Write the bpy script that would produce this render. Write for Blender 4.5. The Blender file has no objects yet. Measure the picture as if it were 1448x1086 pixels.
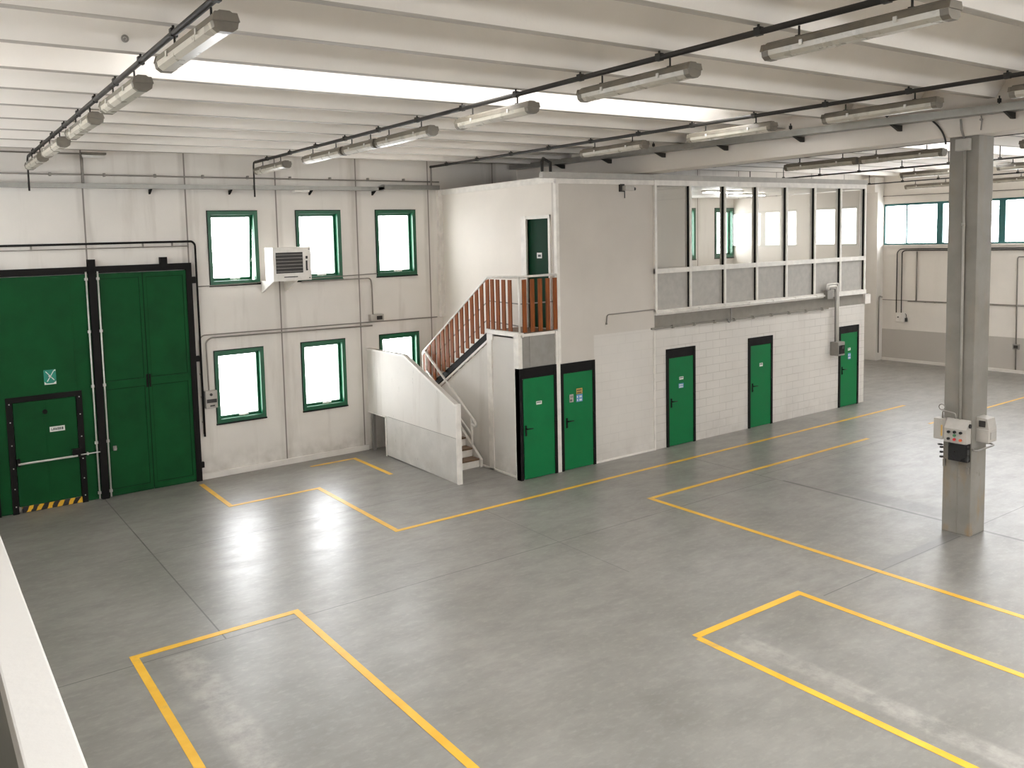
import bpy, bmesh, math, random
from mathutils import Vector, Matrix
random.seed(7)
SC = bpy.context.scene
COL = SC.collection
PI = math.pi

# ------------------------------------------------------------------ materials
def lin(c):
    return tuple((x / 12.92 if x <= 0.04045 else ((x + 0.055) / 1.055) ** 2.4) for x in c)

def rgb(r, g, b):
    return lin((r / 255, g / 255, b / 255)) + (1,)

class NT:
    def __init__(s, m):
        m.use_nodes = True
        s.t = m.node_tree
        s.b = s.t.nodes.get('Principled BSDF')
        s.out = s.t.nodes.get('Material Output')
    def n(s, kind, **kw):
        x = s.t.nodes.new(kind)
        for k, v in kw.items():
            if k.startswith('i_'):
                x.inputs[int(k[2:]) if k[2:].isdigit() else k[2:].replace('_', ' ')].default_value = v
            else:
                setattr(x, k, v)
        return x
    def l(s, a, b):
        s.t.links.new(a, b)
    def math(s, op, a, b=None, c=None, clamp=False):
        x = s.t.nodes.new('ShaderNodeMath'); x.operation = op; x.use_clamp = clamp
        for i, v in enumerate((a, b, c)):
            if v is None: continue
            if isinstance(v, (int, float)): x.inputs[i].default_value = v
            else: s.l(v, x.inputs[i])
        return x.outputs[0]
    def mix(s, fac, a, b, blend='MIX'):
        x = s.t.nodes.new('ShaderNodeMix'); x.data_type = 'RGBA'; x.blend_type = blend
        for sock, v in ((x.inputs[0], fac), (x.inputs[6], a), (x.inputs[7], b)):
            if isinstance(v, (int, float, tuple)): sock.default_value = v
            else: s.l(v, sock)
        return x.outputs[2]
    def coords(s):
        g = s.n('ShaderNodeNewGeometry')
        sp = s.n('ShaderNodeSeparateXYZ'); s.l(g.outputs['Position'], sp.inputs[0])
        return g.outputs['Position'], sp.outputs[0], sp.outputs[1], sp.outputs[2]
    def noise(s, vec, scale, detail=4, rough=.55, stretch=None):
        if stretch:
            mp = s.n('ShaderNodeMapping'); mp.inputs['Scale'].default_value = stretch
            s.l(vec, mp.inputs[0]); vec = mp.outputs[0]
        x = s.n('ShaderNodeTexNoise'); x.inputs['Scale'].default_value = scale
        x.inputs['Detail'].default_value = detail; x.inputs['Roughness'].default_value = rough
        s.l(vec, x.inputs['Vector'])
        return x.outputs['Fac']
    def rng(s, v, a, b, c=0.0, d=1.0):
        x = s.n('ShaderNodeMapRange'); s.l(v, x.inputs[0])
        for i, q in enumerate((a, b, c, d)): x.inputs[i + 1].default_value = q
        return x.outputs[0]
    def line(s, v, c, w):       # 1 inside |v-c|<w, soft edge
        d = s.math('ABSOLUTE', s.math('SUBTRACT', v, c))
        return s.rng(d, w, w * 1.6, 1.0, 0.0)
    def inside(s, v, a, b):
        return s.math('MULTIPLY', s.math('GREATER_THAN', v, a), s.math('LESS_THAN', v, b))
    def bump(s, h, strength, dist=.01):
        x = s.n('ShaderNodeBump'); x.inputs['Strength'].default_value = strength; x.inputs['Distance'].default_value = dist
        s.l(h, x.inputs['Height']); s.l(x.outputs[0], s.b.inputs['Normal'])

def simple(name, col, rough=.5, metal=0.0, var=.06, scale=6.0, spec=.5, coat=0.0):
    m = bpy.data.materials.new(name); t = NT(m)
    p, x, y, z = t.coords()
    f = t.noise(p, scale, 3)
    dark = tuple(c * (1 - 2 * var) for c in col[:3]) + (1,)
    lite = tuple(min(1, c * (1 + var)) for c in col[:3]) + (1,)
    t.l(t.mix(t.rng(f, .3, .7), dark, lite), t.b.inputs['Base Color'])
    t.l(t.rng(f, .3, .7, max(.02, rough - .06), min(1, rough + .06)), t.b.inputs['Roughness'])
    t.b.inputs['Metallic'].default_value = metal
    t.b.inputs['Specular IOR Level'].default_value = spec
    if coat: t.b.inputs['Coat Weight'].default_value = coat
    return m

M = {}
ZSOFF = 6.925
WALL = rgb(225, 220, 213)
def mat_plaster(name, col, dirt=.5, joints=None, hline=None, blocks=None, dado=None, soffit=None, lowgrey=None):
    m = bpy.data.materials.new(name); t = NT(m)
    p, x, y, z = t.coords()
    c = t.mix(t.rng(t.noise(p, .9, 5), .35, .7), tuple(v * .93 for v in col[:3]) + (1,), col)
    # long vertical dirt streaks and speckled wear
    st = t.rng(t.noise(p, 1.0, 5, .6, (2.2, 2.2, .25)), .56, .78, 0, .35 * dirt)
    c = t.mix(st, c, rgb(160, 148, 134))
    sp = t.rng(t.noise(p, 7.0, 6, .7), .68, .76, 0, .3 * dirt)
    c = t.mix(sp, c, rgb(140, 132, 122))
    lowd = t.math('MULTIPLY', t.rng(z, 0.0, .7, 1.0, 0.0), t.rng(t.noise(p, 3.0, 5), .3, .7, 0, .55 * dirt))
    c = t.mix(lowd, c, rgb(140, 130, 118))
    mask = None
    if joints:
        axis, start, step = joints
        v = {'x': x, 'y': y}[axis]
        q = t.math('SUBTRACT', v, start - step / 2)
        q = t.math('SUBTRACT', t.math('FLOORED_MODULO', q, step), step / 2)
        mask = t.line(q, 0.0, .012)
        halo = t.math('MULTIPLY', t.line(q, 0.0, .10), t.rng(t.noise(p, 1.3, 4, .6, (1, 1, .3)), .4, .75, 0, .4))
        c = t.mix(halo, c, rgb(128, 118, 108))
    if hline:
        h = t.line(z, hline, .010)
        mask = h if mask is None else t.math('MAXIMUM', mask, h)
    if lowgrey:        # bare, scuffed lower board of the stair parapet
        lg = t.math('MULTIPLY', t.math('LESS_THAN', z, lowgrey), t.rng(t.noise(p, 2.2, 6, .65), .3, .65, .35, .85))
        c = t.mix(lg, c, rgb(186, 183, 177))
        mk = t.math('MULTIPLY', t.math('LESS_THAN', z, 2.4), t.rng(t.noise(p, 6.0, 6, .7, (1, 3.0, .6)), .64, .70, 0, .6))
        c = t.mix(mk, c, rgb(128, 122, 115))
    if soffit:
        so = t.math('LESS_THAN', z, soffit)  # greyish rib undersides, with extra shade put into the colour
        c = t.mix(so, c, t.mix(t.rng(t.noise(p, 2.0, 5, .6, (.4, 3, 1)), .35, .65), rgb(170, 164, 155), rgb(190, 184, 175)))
    if mask is not None:
        c = t.mix(t.math('MULTIPLY', mask, .8), c, rgb(96, 88, 80))
    if dado:
        c = t.mix(t.math('LESS_THAN', z, dado), c, rgb(186, 180, 172))
    hgt = t.noise(p, 30, 4)
    if blocks:
        x0, ztop, stren = blocks
        br = t.n('ShaderNodeTexBrick'); br.offset = .5
        cb = t.n('ShaderNodeCombineXYZ'); t.l(x, cb.inputs[0]); t.l(z, cb.inputs[1])
        t.l(cb.outputs[0], br.inputs['Vector'])
        br.inputs['Scale'].default_value = 1.0
        br.inputs['Brick Width'].default_value = .5; br.inputs['Row Height'].default_value = .2
        br.inputs['Mortar Size'].default_value = .007; br.inputs['Mortar Smooth'].default_value = .4
        br.inputs['Color1'].default_value = (1, 1, 1, 1); br.inputs['Color2'].default_value = (.94, .94, .94, 1)
        br.inputs['Mortar'].default_value = (0, 0, 0, 1)
        on = t.math('MULTIPLY', t.math('LESS_THAN', z, ztop), t.rng(t.noise(p, 1.1, 4), .38, .6, .35, 1.0))
        on = t.math('MULTIPLY', on, t.rng(x, x0 - .05, x0 + .05, .35, 1.0))
        c = t.mix(t.math('MULTIPLY', t.math('MULTIPLY', on, br.outputs['Fac']), stren), c, rgb(140, 132, 122))
        hgt = t.math('SUBTRACT', t.math('MULTIPLY', hgt, .3), t.math('MULTIPLY', on, br.outputs['Fac']))
    t.l(c, t.b.inputs['Base Color'])
    t.b.inputs['Roughness'].default_value = .62
    t.b.inputs['Specular IOR Level'].default_value = .3
    t.bump(hgt, .25, .004)
    return m

def mat_floor():
    m = bpy.data.materials.new('polished_concrete'); t = NT(m)
    p, x, y, z = t.coords()
    big = t.noise(p, .55, 6, .6)
    mid = t.noise(p, 2.0, 8, .66, (.8, 1.7, 1))
    fine = t.noise(p, 9, 5, .65, (.8, 1.5, 1))
    c = t.mix(t.rng(big, .3, .7), rgb(117, 114, 108), rgb(141, 138, 132))
    c = t.mix(t.rng(mid, .40, .66, 0, .5), c, rgb(103, 100, 95))
    c = t.mix(t.rng(fine, .5, .72, 0, .35), c, rgb(158, 154, 147))
    c = t.mix(t.rng(t.noise(p, 3.6, 7, .7, (.5, 1.6, 1)), 0.57, .68, 0, .22), c, rgb(104, 100, 93))
    # pale scuffed strips beside two painted boxes
    s1 = t.math('MULTIPLY', t.line(x, -9.05, .16), t.math('LESS_THAN', y, -7.5))
    s2 = t.math('MULTIPLY', t.line(x, -3.25, .12), t.math('LESS_THAN', y, -11.2))
    scuff = t.math('MULTIPLY', t.math('ADD', s1, s2), t.rng(t.noise(p, 3.0, 6, .7), .4, .65, 0, .55))
    c = t.mix(scuff, c, rgb(176, 171, 163))
    # grey filled strip by the pillar and the repaired band beyond it
    f1 = t.math('MULTIPLY', t.line(y, -11.08, .07), t.math('MULTIPLY', t.inside(x, -.3, 2.5), t.rng(x, -.4, 1.0, .3, 1.0)))
    c = t.mix(t.math('MULTIPLY', f1, .7), c, rgb(104, 103, 101))
    f2 = t.math('MULTIPLY', t.line(x, 3.42, .2), t.inside(y, -10.5, -8.6))
    c = t.mix(t.math('MULTIPLY', f2, .5), c, rgb(100, 98, 94))
    js = None
    for v, pos, w, lo, hi, other in ((y, -7.45, .006, -11, 3, x), (y, -3.85, .005, -9, 3, x), (x, -8.47, .008, -7.45, 0, y),
                                     (x, 3.03, .026, -30, -7.6, y), (x, 3.0, .010, -7.6, -5.4, y), (y, -11.15, .006, -1.3, 2.5, x), (y, -7.1, .006, 3, 20, x),
                                     (x, 8.6, .006, -30, 0, y), (y, -11.1, .006, 3, 20, x), (x, -2.8, .004, -9, -5.3, y), (x, 14, .006, -30, 0, y)):
        k = t.math('MULTIPLY', t.line(v, pos, w), t.inside(other, lo, hi))
        js = k if js is None else t.math('MAXIMUM', js, k)
    c = t.mix(t.math('MULTIPLY', js, .75), c, rgb(52, 49, 46))
    t.l(c, t.b.inputs['Base Color'])
    r = t.math('ADD', t.rng(mid, .3, .7, .29, .38), t.rng(big, .3, .7, 0.0, .04))
    t.l(r, t.b.inputs['Roughness'])
    t.b.inputs['Specular IOR Level'].default_value = 1.0
    t.bump(t.math('ADD', t.noise(p, 5.0, 2, .5, (.7, 1.4, 1)), t.math('MULTIPLY', js, -.5)), .10, .008)
    return m

def mat_yellow():
    m = bpy.data.materials.new('yellow_floor_paint'); t = NT(m)
    p, x, y, z = t.coords()
    c = t.mix(t.rng(t.noise(p, 3, 5), .3, .7), rgb(214, 162, 36), rgb(230, 182, 62))
    w = t.rng(t.noise(p, 2.0, 7, .72), .56, .70, 0, .55)
    c = t.mix(w, c, rgb(150, 138, 112))
    t.l(c, t.b.inputs['Base Color'])
    t.b.inputs['Roughness'].default_value = .36
    return m

def mat_glass(name, tint=(1, 1, 1, 1), gloss=1.0):
    m = bpy.data.materials.new(name); t = NT(m)
    t.t.nodes.remove(t.b)
    tr = t.n('ShaderNodeBsdfTransparent'); tr.inputs[0].default_value = tint
    gl = t.n('ShaderNodeBsdfGlossy'); gl.inputs['Roughness'].default_value = .02
    lw = t.n('ShaderNodeLayerWeight'); lw.inputs[0].default_value = .5
    fr = t.math('ADD', t.math('MULTIPLY', t.math('POWER', lw.outputs['Facing'], 5.0), .96), .04)   # Schlick, the same on both faces
    mx = t.n('ShaderNodeMixShader')
    t.l(t.math('MULTIPLY', fr, gloss), mx.inputs[0]); t.l(tr.outputs[0], mx.inputs[1]); t.l(gl.outputs[0], mx.inputs[2])
    t.l(mx.outputs[0], t.out.inputs[0])
    return m

def mat_hazard():
    m = bpy.data.materials.new('hazard_tape'); t = NT(m)
    p, x, y, z = t.coords()
    q = t.math('ADD', x, t.math('MULTIPLY', z, -.6))
    q = t.math('ADD', q, t.math('MULTIPLY', t.noise(p, 6, 4), .10))
    k = t.math('GREATER_THAN', t.math('FLOORED_MODULO', q, .19), .085)
    t.l(t.mix(k, rgb(222, 172, 40), rgb(20, 18, 16)), t.b.inputs['Base Color'])
    t.b.inputs['Roughness'].default_value = .5
    return m

def mat_pillar():
    m = bpy.data.materials.new('painted_concrete_grey'); t = NT(m)
    p, x, y, z = t.coords()
    c = t.mix(t.rng(t.noise(p, 2, 5), .3, .7), rgb(122, 118, 110), rgb(140, 135, 127))
    low = t.rng(z, 1.6, .2, 0.15, 1.0)
    c = t.mix(t.math('MULTIPLY', low, t.rng(t.noise(p, 5, 6, .6, (1, 1, .3)), .52, .66, 0, .6)), c, rgb(146, 112, 62))
    c = t.mix(t.math('MULTIPLY', low, t.rng(t.noise(p, 9, 6, .7, (1, 1, .5)), .62, .70, 0, .8)), c, rgb(92, 82, 70))
    t.l(c, t.b.inputs['Base Color']); t.b.inputs['Roughness'].default_value = .55
    t.bump(t.noise(p, 25, 4), .2, .004)
    return m

def mat_wood():
    m = bpy.data.materials.new('stained_wood'); t = NT(m)
    p, x, y, z = t.coords()
    f = t.noise(p, 5, 6, .6, (6, 6, .5))
    t.l(t.mix(t.rng(f, .3, .7), rgb(104, 53, 18), rgb(150, 82, 34)), t.b.inputs['Base Color'])
    t.b.inputs['Roughness'].default_value = .55; t.b.inputs['Specular IOR Level'].default_value = .2
    return m

M['wall_far'] = mat_plaster('precast_wall_white', WALL, 1.1, joints=('x', -2.39, 2.035))
M['wall_right'] = mat_plaster('right_wall_white', rgb(228, 222, 214), .25, hline=2.3, dado=1.195)
M['wall'] = mat_plaster('wall_white', WALL, .3)
M['office_up'] = mat_plaster('office_panel_beige', rgb(204, 197, 188), .12)
M['office_low'] = mat_plaster('office_block_white', rgb(214, 209, 202), .5, blocks=(2.93, 2.85, .5))
M['office_end'] = mat_plaster('office_end_white', rgb(226, 219, 209), .12)
M['stair_panel'] = mat_plaster('stair_panel_white', rgb(218, 214, 207), 1.0)
M['parapet'] = mat_plaster('stair_parapet_white', rgb(220, 216, 209), 1.5, lowgrey=.957)
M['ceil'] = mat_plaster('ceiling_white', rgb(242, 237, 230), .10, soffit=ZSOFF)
M['beamw'] = mat_plaster('beam_white', rgb(222, 214, 204), .2)
M['floor'] = mat_floor()
M['yellow'] = mat_yellow()
M['glass'] = mat_glass('window_glass')
M['office_glass'] = mat_glass('office_glass', (.97, .975, .975, 1), 1.25)
M['hazard'] = mat_hazard()
M['pillar'] = mat_pillar()
M['wood'] = mat_wood()
M['gate'] = simple('gate_green', rgb(18, 74, 38), .55, var=.10, scale=2, spec=.12)
M['door'] = simple('door_green', rgb(16, 112, 62), .5, var=.05, scale=3, spec=.2)
M['door_dark'] = simple('door_dark_green', rgb(2, 48, 27), .5, spec=.08)
M['win_green'] = simple('window_frame_green', rgb(8, 86, 54), .35, var=.05)
M['win_teal'] = simple('window_frame_teal', rgb(44, 104, 104), .35, var=.05)
M['black'] = simple('black_steel', rgb(22, 20, 19), .6, spec=.15)
M['screen'] = simple('black_plastic', rgb(14, 14, 15), .25)
M['rail'] = simple('dark_rail', rgb(46, 43, 39), .55, spec=.3)
M['galv'] = simple('galvanised_steel', rgb(150, 148, 142), .4, .6)
M['pipe'] = simple('grey_conduit', rgb(138, 132, 124), .45)
M['white'] = simple('white_paint', rgb(228, 224, 217), .4)
M['trimw'] = simple('white_trim', rgb(226, 221, 213), .4)
M['grey'] = simple('grey_metal', rgb(142, 138, 132), .45, .2)
M['greyp'] = simple('grey_panel', rgb(172, 168, 161), .5)
M['beam_grey'] = simple('grey_beam', rgb(136, 130, 121), .6)
M['lampbody'] = simple('lamp_housing', rgb(112, 105, 93), .45, var=.12)
M['diff'] = simple('lamp_diffuser', rgb(180, 174, 160), .3, var=.06)
M['tube'] = simple('lamp_tube', rgb(245, 243, 238), .3)
M['steel'] = simple('bright_steel', rgb(206, 204, 198), .35, .15)
M['box'] = simple('switch_box_grey', rgb(176, 171, 163), .45)
M['step'] = simple('step_brown', rgb(110, 86, 66), .55)
M['dark'] = simple('dark_grille', rgb(38, 34, 30), .5)
M['red'] = simple('red_button', rgb(190, 38, 40), .35)
M['orange'] = simple('orange_button', rgb(206, 96, 50), .35)
M['greenb'] = simple('green_button', rgb(70, 120, 84), .35)
M['sign_green'] = simple('sign_green', rgb(16, 128, 108), .4)
M['paper'] = simple('white_label', rgb(226, 226, 220), .5)
M['blue'] = simple('blue_label', rgb(92, 140, 190), .5)
M['amber'] = simple('amber_label', rgb(206, 164, 84), .5)
M['ink'] = simple('dark_ink', rgb(52, 58, 60), .6)
M['concrete'] = simple('mezzanine_concrete', rgb(122, 120, 112), .6, var=.12, scale=3)
M['cope'] = mat_plaster('parapet_cap_white', rgb(214, 211, 206), .5)

# ------------------------------------------------------------------ geometry helpers
class MB:
    """Collects shapes and links them as one mesh object."""
    def __init__(s): s.bm = bmesh.new()
    def box(s, x0, x1, y0, y1, z0, z1, bevel=0.0):
        x0, x1 = min(x0, x1), max(x0, x1); y0, y1 = min(y0, y1), max(y0, y1); z0, z1 = min(z0, z1), max(z0, z1)
        v = [s.bm.verts.new((x, y, z)) for x in (x0, x1) for y in (y0, y1) for z in (z0, z1)]
        F = [s.bm.faces.new([v[i] for i in q]) for q in ((0, 1, 3, 2), (4, 6, 7, 5), (0, 4, 5, 1), (2, 3, 7, 6), (0, 2, 6, 4), (1, 5, 7, 3))]
        if bevel:
            es = list({e for f in F for e in f.edges})
            bmesh.ops.bevel(s.bm, geom=es, offset=bevel, segments=2, profile=.6, affect='EDGES')
        return s
    def prism(s, pts, axis, a, b):
        """pts: outline in the two other axes, extruded along axis from a to b."""
        def mk(u, v, w):
            return {'x': (w, u, v), 'y': (u, w, v), 'z': (u, v, w)}[axis]
        A = [s.bm.verts.new(mk(u, v, a)) for u, v in pts]
        B = [s.bm.verts.new(mk(u, v, b)) for u, v in pts]
        n = len(pts)
        s.bm.faces.new(A); s.bm.faces.new(B[::-1])
        for i in range(n):
            j = (i + 1) % n
            s.bm.faces.new([A[i], B[i], B[j], A[j]])
        return s
    def tube(s, path, r, seg=8, cap=True):
        P = [Vector(p) for p in path]
        rings = []
        up = None
        for i, p in enumerate(P):
            d = (P[min(i + 1, len(P) - 1)] - P[max(i - 1, 0)]).normalized()
            if up is None:
                up = Vector((0, 0, 1)) if abs(d.z) < .9 else Vector((1, 0, 0))
            side = d.cross(up)
            if side.length < 1e-4:
                up = Vector((1, 0, 0)) if abs(d.x) < .9 else Vector((0, 1, 0)); side = d.cross(up)
            side.normalize(); u2 = side.cross(d).normalized(); up = u2
            k = 1.0
            if 0 < i < len(P) - 1:
                c = (P[i] - P[i - 1]).normalized().dot((P[i + 1] - P[i]).normalized())
                k = 1 / max(.5, math.sqrt((1 + c) / 2))
            rings.append([s.bm.verts.new(p + (side * math.cos(t) + u2 * math.sin(t)) * r * k) for t in [2 * PI * j / seg for j in range(seg)]])
        for a, b in zip(rings, rings[1:]):
            for j in range(seg):
                f = s.bm.faces.new([a[j], a[(j + 1) % seg], b[(j + 1) % seg], b[j]]); f.smooth = True
        if cap:
            s.bm.faces.new(rings[0][::-1]); s.bm.faces.new(rings[-1])
        return s
    def cyl(s, a, b, r, seg=14): return s.tube([a, b], r, seg)
    def ring(s, c, r, t, axis='x', seg=18):
        pts = []
        for k in range(seg + 1):
            an = 2 * PI * k / seg
            o = {'x': (0, math.cos(an) * r, math.sin(an) * r), 'y': (math.cos(an) * r, 0, math.sin(an) * r), 'z': (math.cos(an) * r, math.sin(an) * r, 0)}[axis]
            pts.append(Vector(c) + Vector(o))
        return s.tube(pts, t, 6, False)
    def build(s, name, mat, parent=None, origin=None):
        bmesh.ops.recalc_face_normals(s.bm, faces=s.bm.faces)
        me = bpy.data.meshes.new(name); 
        if origin is None and parent is not None: origin = parent['_o'] if '_o' in parent else (0, 0, 0)
        if origin is not None: bmesh.ops.translate(s.bm, verts=s.bm.verts, vec=-Vector(origin))
        s.bm.to_mesh(me); s.bm.free()
        me.materials.append(mat)
        o = bpy.data.objects.new(name, me); COL.objects.link(o)
        if parent is not None: o.parent = parent
        elif origin is not None: o.location = origin
        return o

ORIG = {}
def tag(o, label=None, cat=None, group=None, kind=None):
    if label: o['label'] = label
    if cat: o['category'] = cat
    if group: o['group'] = group
    if kind: o['kind'] = kind
    return o
def thing(name, label, cat, loc=(0, 0, 0), group=None, kind=None):
    o = bpy.data.objects.new(name, None); COL.objects.link(o); o.location = loc
    o.empty_display_size = .2
    ORIG[o.name] = tuple(loc)
    return tag(o, label, cat, group, kind)
def part(mb, name, mat, root, label=None):
    """A child of ROOT, built in world coordinates."""
    r = root
    base = Vector(ORIG.get(r.name, (0, 0, 0)))
    o = mb.build(name, mat, None, None)
    o.data.transform(Matrix.Translation(-base))
    o.parent = root
    if label: o['label'] = label
    ORIG[o.name] = tuple(base)
    return o
def struct(mb, name, mat, label, cat):
    return tag(mb.build(name, mat), label, cat, kind='structure')
def solo(mb, name, mat, label, cat, group=None):
    return tag(mb.build(name, mat), label, cat, group)
def copy_tree(root, loc, label, group=None):
    r = root.copy(); COL.objects.link(r); r.location = loc; r['label'] = label
    ORIG[r.name] = tuple(loc)
    if group: r['group'] = group
    for ch in root.children:
        c = ch.copy(); COL.objects.link(c); c.parent = r
        for g in ch.children:
            d = g.copy(); COL.objects.link(d); d.parent = c
    return r

def round_path(pts, r=.08, n=4):
    """Round the corners of a polyline."""
    P = [Vector(p) for p in pts]; out = [P[0]]
    for a, b, c in zip(P, P[1:], P[2:]):
        d1 = (a - b); d2 = (c - b); k = min(r, d1.length * .45, d2.length * .45)
        p1 = b + d1.normalized() * k; p2 = b + d2.normalized() * k
        for i in range(n + 1):
            t = i / n
            out.append((1 - t) ** 2 * p1 + 2 * t * (1 - t) * b + t * t * p2)
    out.append(P[-1])
    return out

def wall_holes(axis, pos, thick, u0, u1, z0, z1, holes):
    """A slab wall with rectangular openings. axis 'y': plane y=pos spanning x; axis 'x': plane x=pos spanning y. thick is added to pos."""
    mb = MB(); bm = mb.bm
    us = sorted({u0, u1} | {h[0] for h in holes} | {h[1] for h in holes})
    zs = sorted({z0, z1} | {h[2] for h in holes} | {h[3] for h in holes})
    vc = {}
    def V(u, z, d):
        k = (round(u, 5), round(z, 5), d)
        if k not in vc:
            w = pos + (thick if d else 0)
            vc[k] = bm.verts.new((u, w, z) if axis == 'y' else (w, u, z))
        return vc[k]
    nu, nz = len(us) - 1, len(zs) - 1
    solid = [[True] * nz for _ in range(nu)]
    for i in range(nu):
        for j in range(nz):
            cu, cz = (us[i] + us[i + 1]) / 2, (zs[j] + zs[j + 1]) / 2
            if any(h[0] < cu < h[1] and h[2] < cz < h[3] for h in holes): solid[i][j] = False
    def S(i, j): return 0 <= i < nu and 0 <= j < nz and solid[i][j]
    for i in range(nu):
        for j in range(nz):
            if not solid[i][j]: continue
            a, b, c, d = us[i], us[i + 1], zs[j], zs[j + 1]
            for k in (0, 1): bm.faces.new([V(a, c, k), V(b, c, k), V(b, d, k), V(a, d, k)])
            for (p, q, di, dj) in (((a, c), (b, c), 0, -1), ((a, d), (b, d), 0, 1), ((a, c), (a, d), -1, 0), ((b, c), (b, d), 1, 0)):
                if not S(i + di, j + dj): bm.faces.new([V(*p, 0), V(*q, 0), V(*q, 1), V(*p, 1)])
    return mb

# ------------------------------------------------------------------ key dimensions (metres)
YF = -4.368                      # office front plane
ZC = 6.92                        # underside of the ceiling ribs
ZS = 7.47                        # underside of the roof slab
XL, XR = -14.0, 19.84            # left and right outer walls
YB = -31.0                       # back wall

# ------------------------------------------------------------------ room shell
struct(MB().box(XL - .3, XR + .3, YB - .3, .3, -.3, 0), 'floor', M['floor'], 'polished grey concrete floor of the empty warehouse hall', 'floor')

WX = [(-6.013, -4.906), (-3.96, -2.848), (-1.88, -.769)]
ZU, ZL = (4.222, 5.798), (1.192, 2.764)
far_holes = [(a, b, *ZU) for a, b in WX] + [(a, b, *ZL) for a, b in WX] + [(8.55, 9.69, *ZU), (10.66, 11.58, *ZU)]
struct(wall_holes('y', 0, .28, XL, XR + .3, 0, 8.2, far_holes), 'wall_far', M['wall_far'], 'white precast panel wall with the green gate and six windows', 'wall')

RW = [(-6.4, -.46), (-11.2, -9.25), (-15.1, -11.8)]
struct(wall_holes('x', XR, .28, YB, 0, 0, 8.2, [(a, b, 4.37, 5.90) for a, b in RW]), 'wall_right', M['wall_right'], 'white far right wall with high strip windows and grey dado', 'wall')
LW = [(-11.0, -6.2), (-5.4, -.8)]  # unseen windows, added to bring daylight from the left
BWN = [(-9.5, -3.5), (-2.5, 3.5), (5.5, 11), (12.5, 18.5)]  # unseen windows, added to bring daylight from behind the viewpoint
struct(wall_holes('y', YB, -.28, XL, XR, 0, 8.2, [(a, b, 3.6, 5.6) for a, b in BWN]), 'wall_back', M['wall'], 'white wall behind the viewpoint with added tall windows', 'wall')
struct(wall_holes('x', XL, -.28, YB, 0, 0, 8.2, [(a, b, 4.75, 6.0) for a, b in LW]), 'wall_left', M['wall'], 'white wall on the left side beyond the mezzanine', 'wall')

# ceiling: double-tee ribs and slab, with skylight openings between ribs
ribs = [-9.10 + 1.17 * k for k in range(-18, 8)]
skyl = [(-9.10, -9.3, .4), (-16.12, -10.8, 1.5), (-17.29, -9.3, 1.5), (-18.46, -9.3, 1.5), (-19.63, -9.3, 1.5), (-20.8, -9.3, 1.5), (-23.14, -9.3, 1.5),  # first strip is the visible one; the others are added for daylight
        (-7.93, 8.0, 18.5), (-12.61, 7.0, 18.5), (-17.29, 5.5, 17)]
mb = MB()
for yr in ribs:
    for xa, xb in ((XL, 2.5), (3.1, XR)):
        lit = any(abs(q[0] - yr) < .1 and xa < q[1] < xb for q in skyl)      # steeper on the side of a skylight
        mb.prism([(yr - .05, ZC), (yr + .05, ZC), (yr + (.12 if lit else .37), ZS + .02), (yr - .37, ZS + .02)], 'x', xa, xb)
edges = [YB] + ribs + [0.0]
def gap_of(y):
    return max([e for e in edges if e <= y + .02])
gaps = {}
for y0, xa, xb in skyl:
    g = min(edges, key=lambda e: abs(e - y0)); gaps.setdefault(g, []).append((xa, xb))
for a, b in zip(edges, edges[1:]):
    cuts = sorted(gaps.get(a, []))
    x = XL
    for xa, xb in cuts:
        mb.box(x, xa, a, b, ZS, ZS + .16); x = xb
    mb.box(x, XR, a, b, ZS, ZS + .16)
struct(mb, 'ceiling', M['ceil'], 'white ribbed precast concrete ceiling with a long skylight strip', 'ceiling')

winno = [0]
def win_name():
    winno[0] += 1
    return 'window_%d' % winno[0]
def portal(loc, direction, sx, sy):
    ld = bpy.data.lights.new('daylight_portal', 'AREA'); ld.shape = 'RECTANGLE'; ld.size = sx; ld.size_y = sy
    ld.energy = 1.0
    ld.cycles.is_portal = True
    o = bpy.data.objects.new('daylight_portal', ld); COL.objects.link(o)
    o.location = loc; o.rotation_euler = Vector(direction).to_track_quat('-Z', 'Y').to_euler()
    return o

first = True
for g, cs in gaps.items():
    b = min([e for e in edges if e > g + .1])
    for xa, xb in cs:
        n = thing(win_name(), 'long white skylight strip between two ceiling ribs' if first else 'skylight strip added in the roof out of view for daylight', 'skylight', ((xa + xb) / 2, (g + b) / 2, ZS + .1), kind='structure')
        part(MB().box(xa, xb, g + .10, b - .34, ZS + .10, ZS + .115), 'pane', M['glass'], n)
        f = MB()
        f.box(xa, xb, g + .08, g + .12, ZS + .03, ZS + .17); f.box(xa, xb, b - .36, b - .32, ZS + .03, ZS + .17)
        part(f, 'window_frame', M['white'], n)
        portal(((xa + xb) / 2, (g + b) / 2 - .12, ZS + .2), (0, 0, -1), xb - xa, b - g - .48)
        first = False

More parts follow.
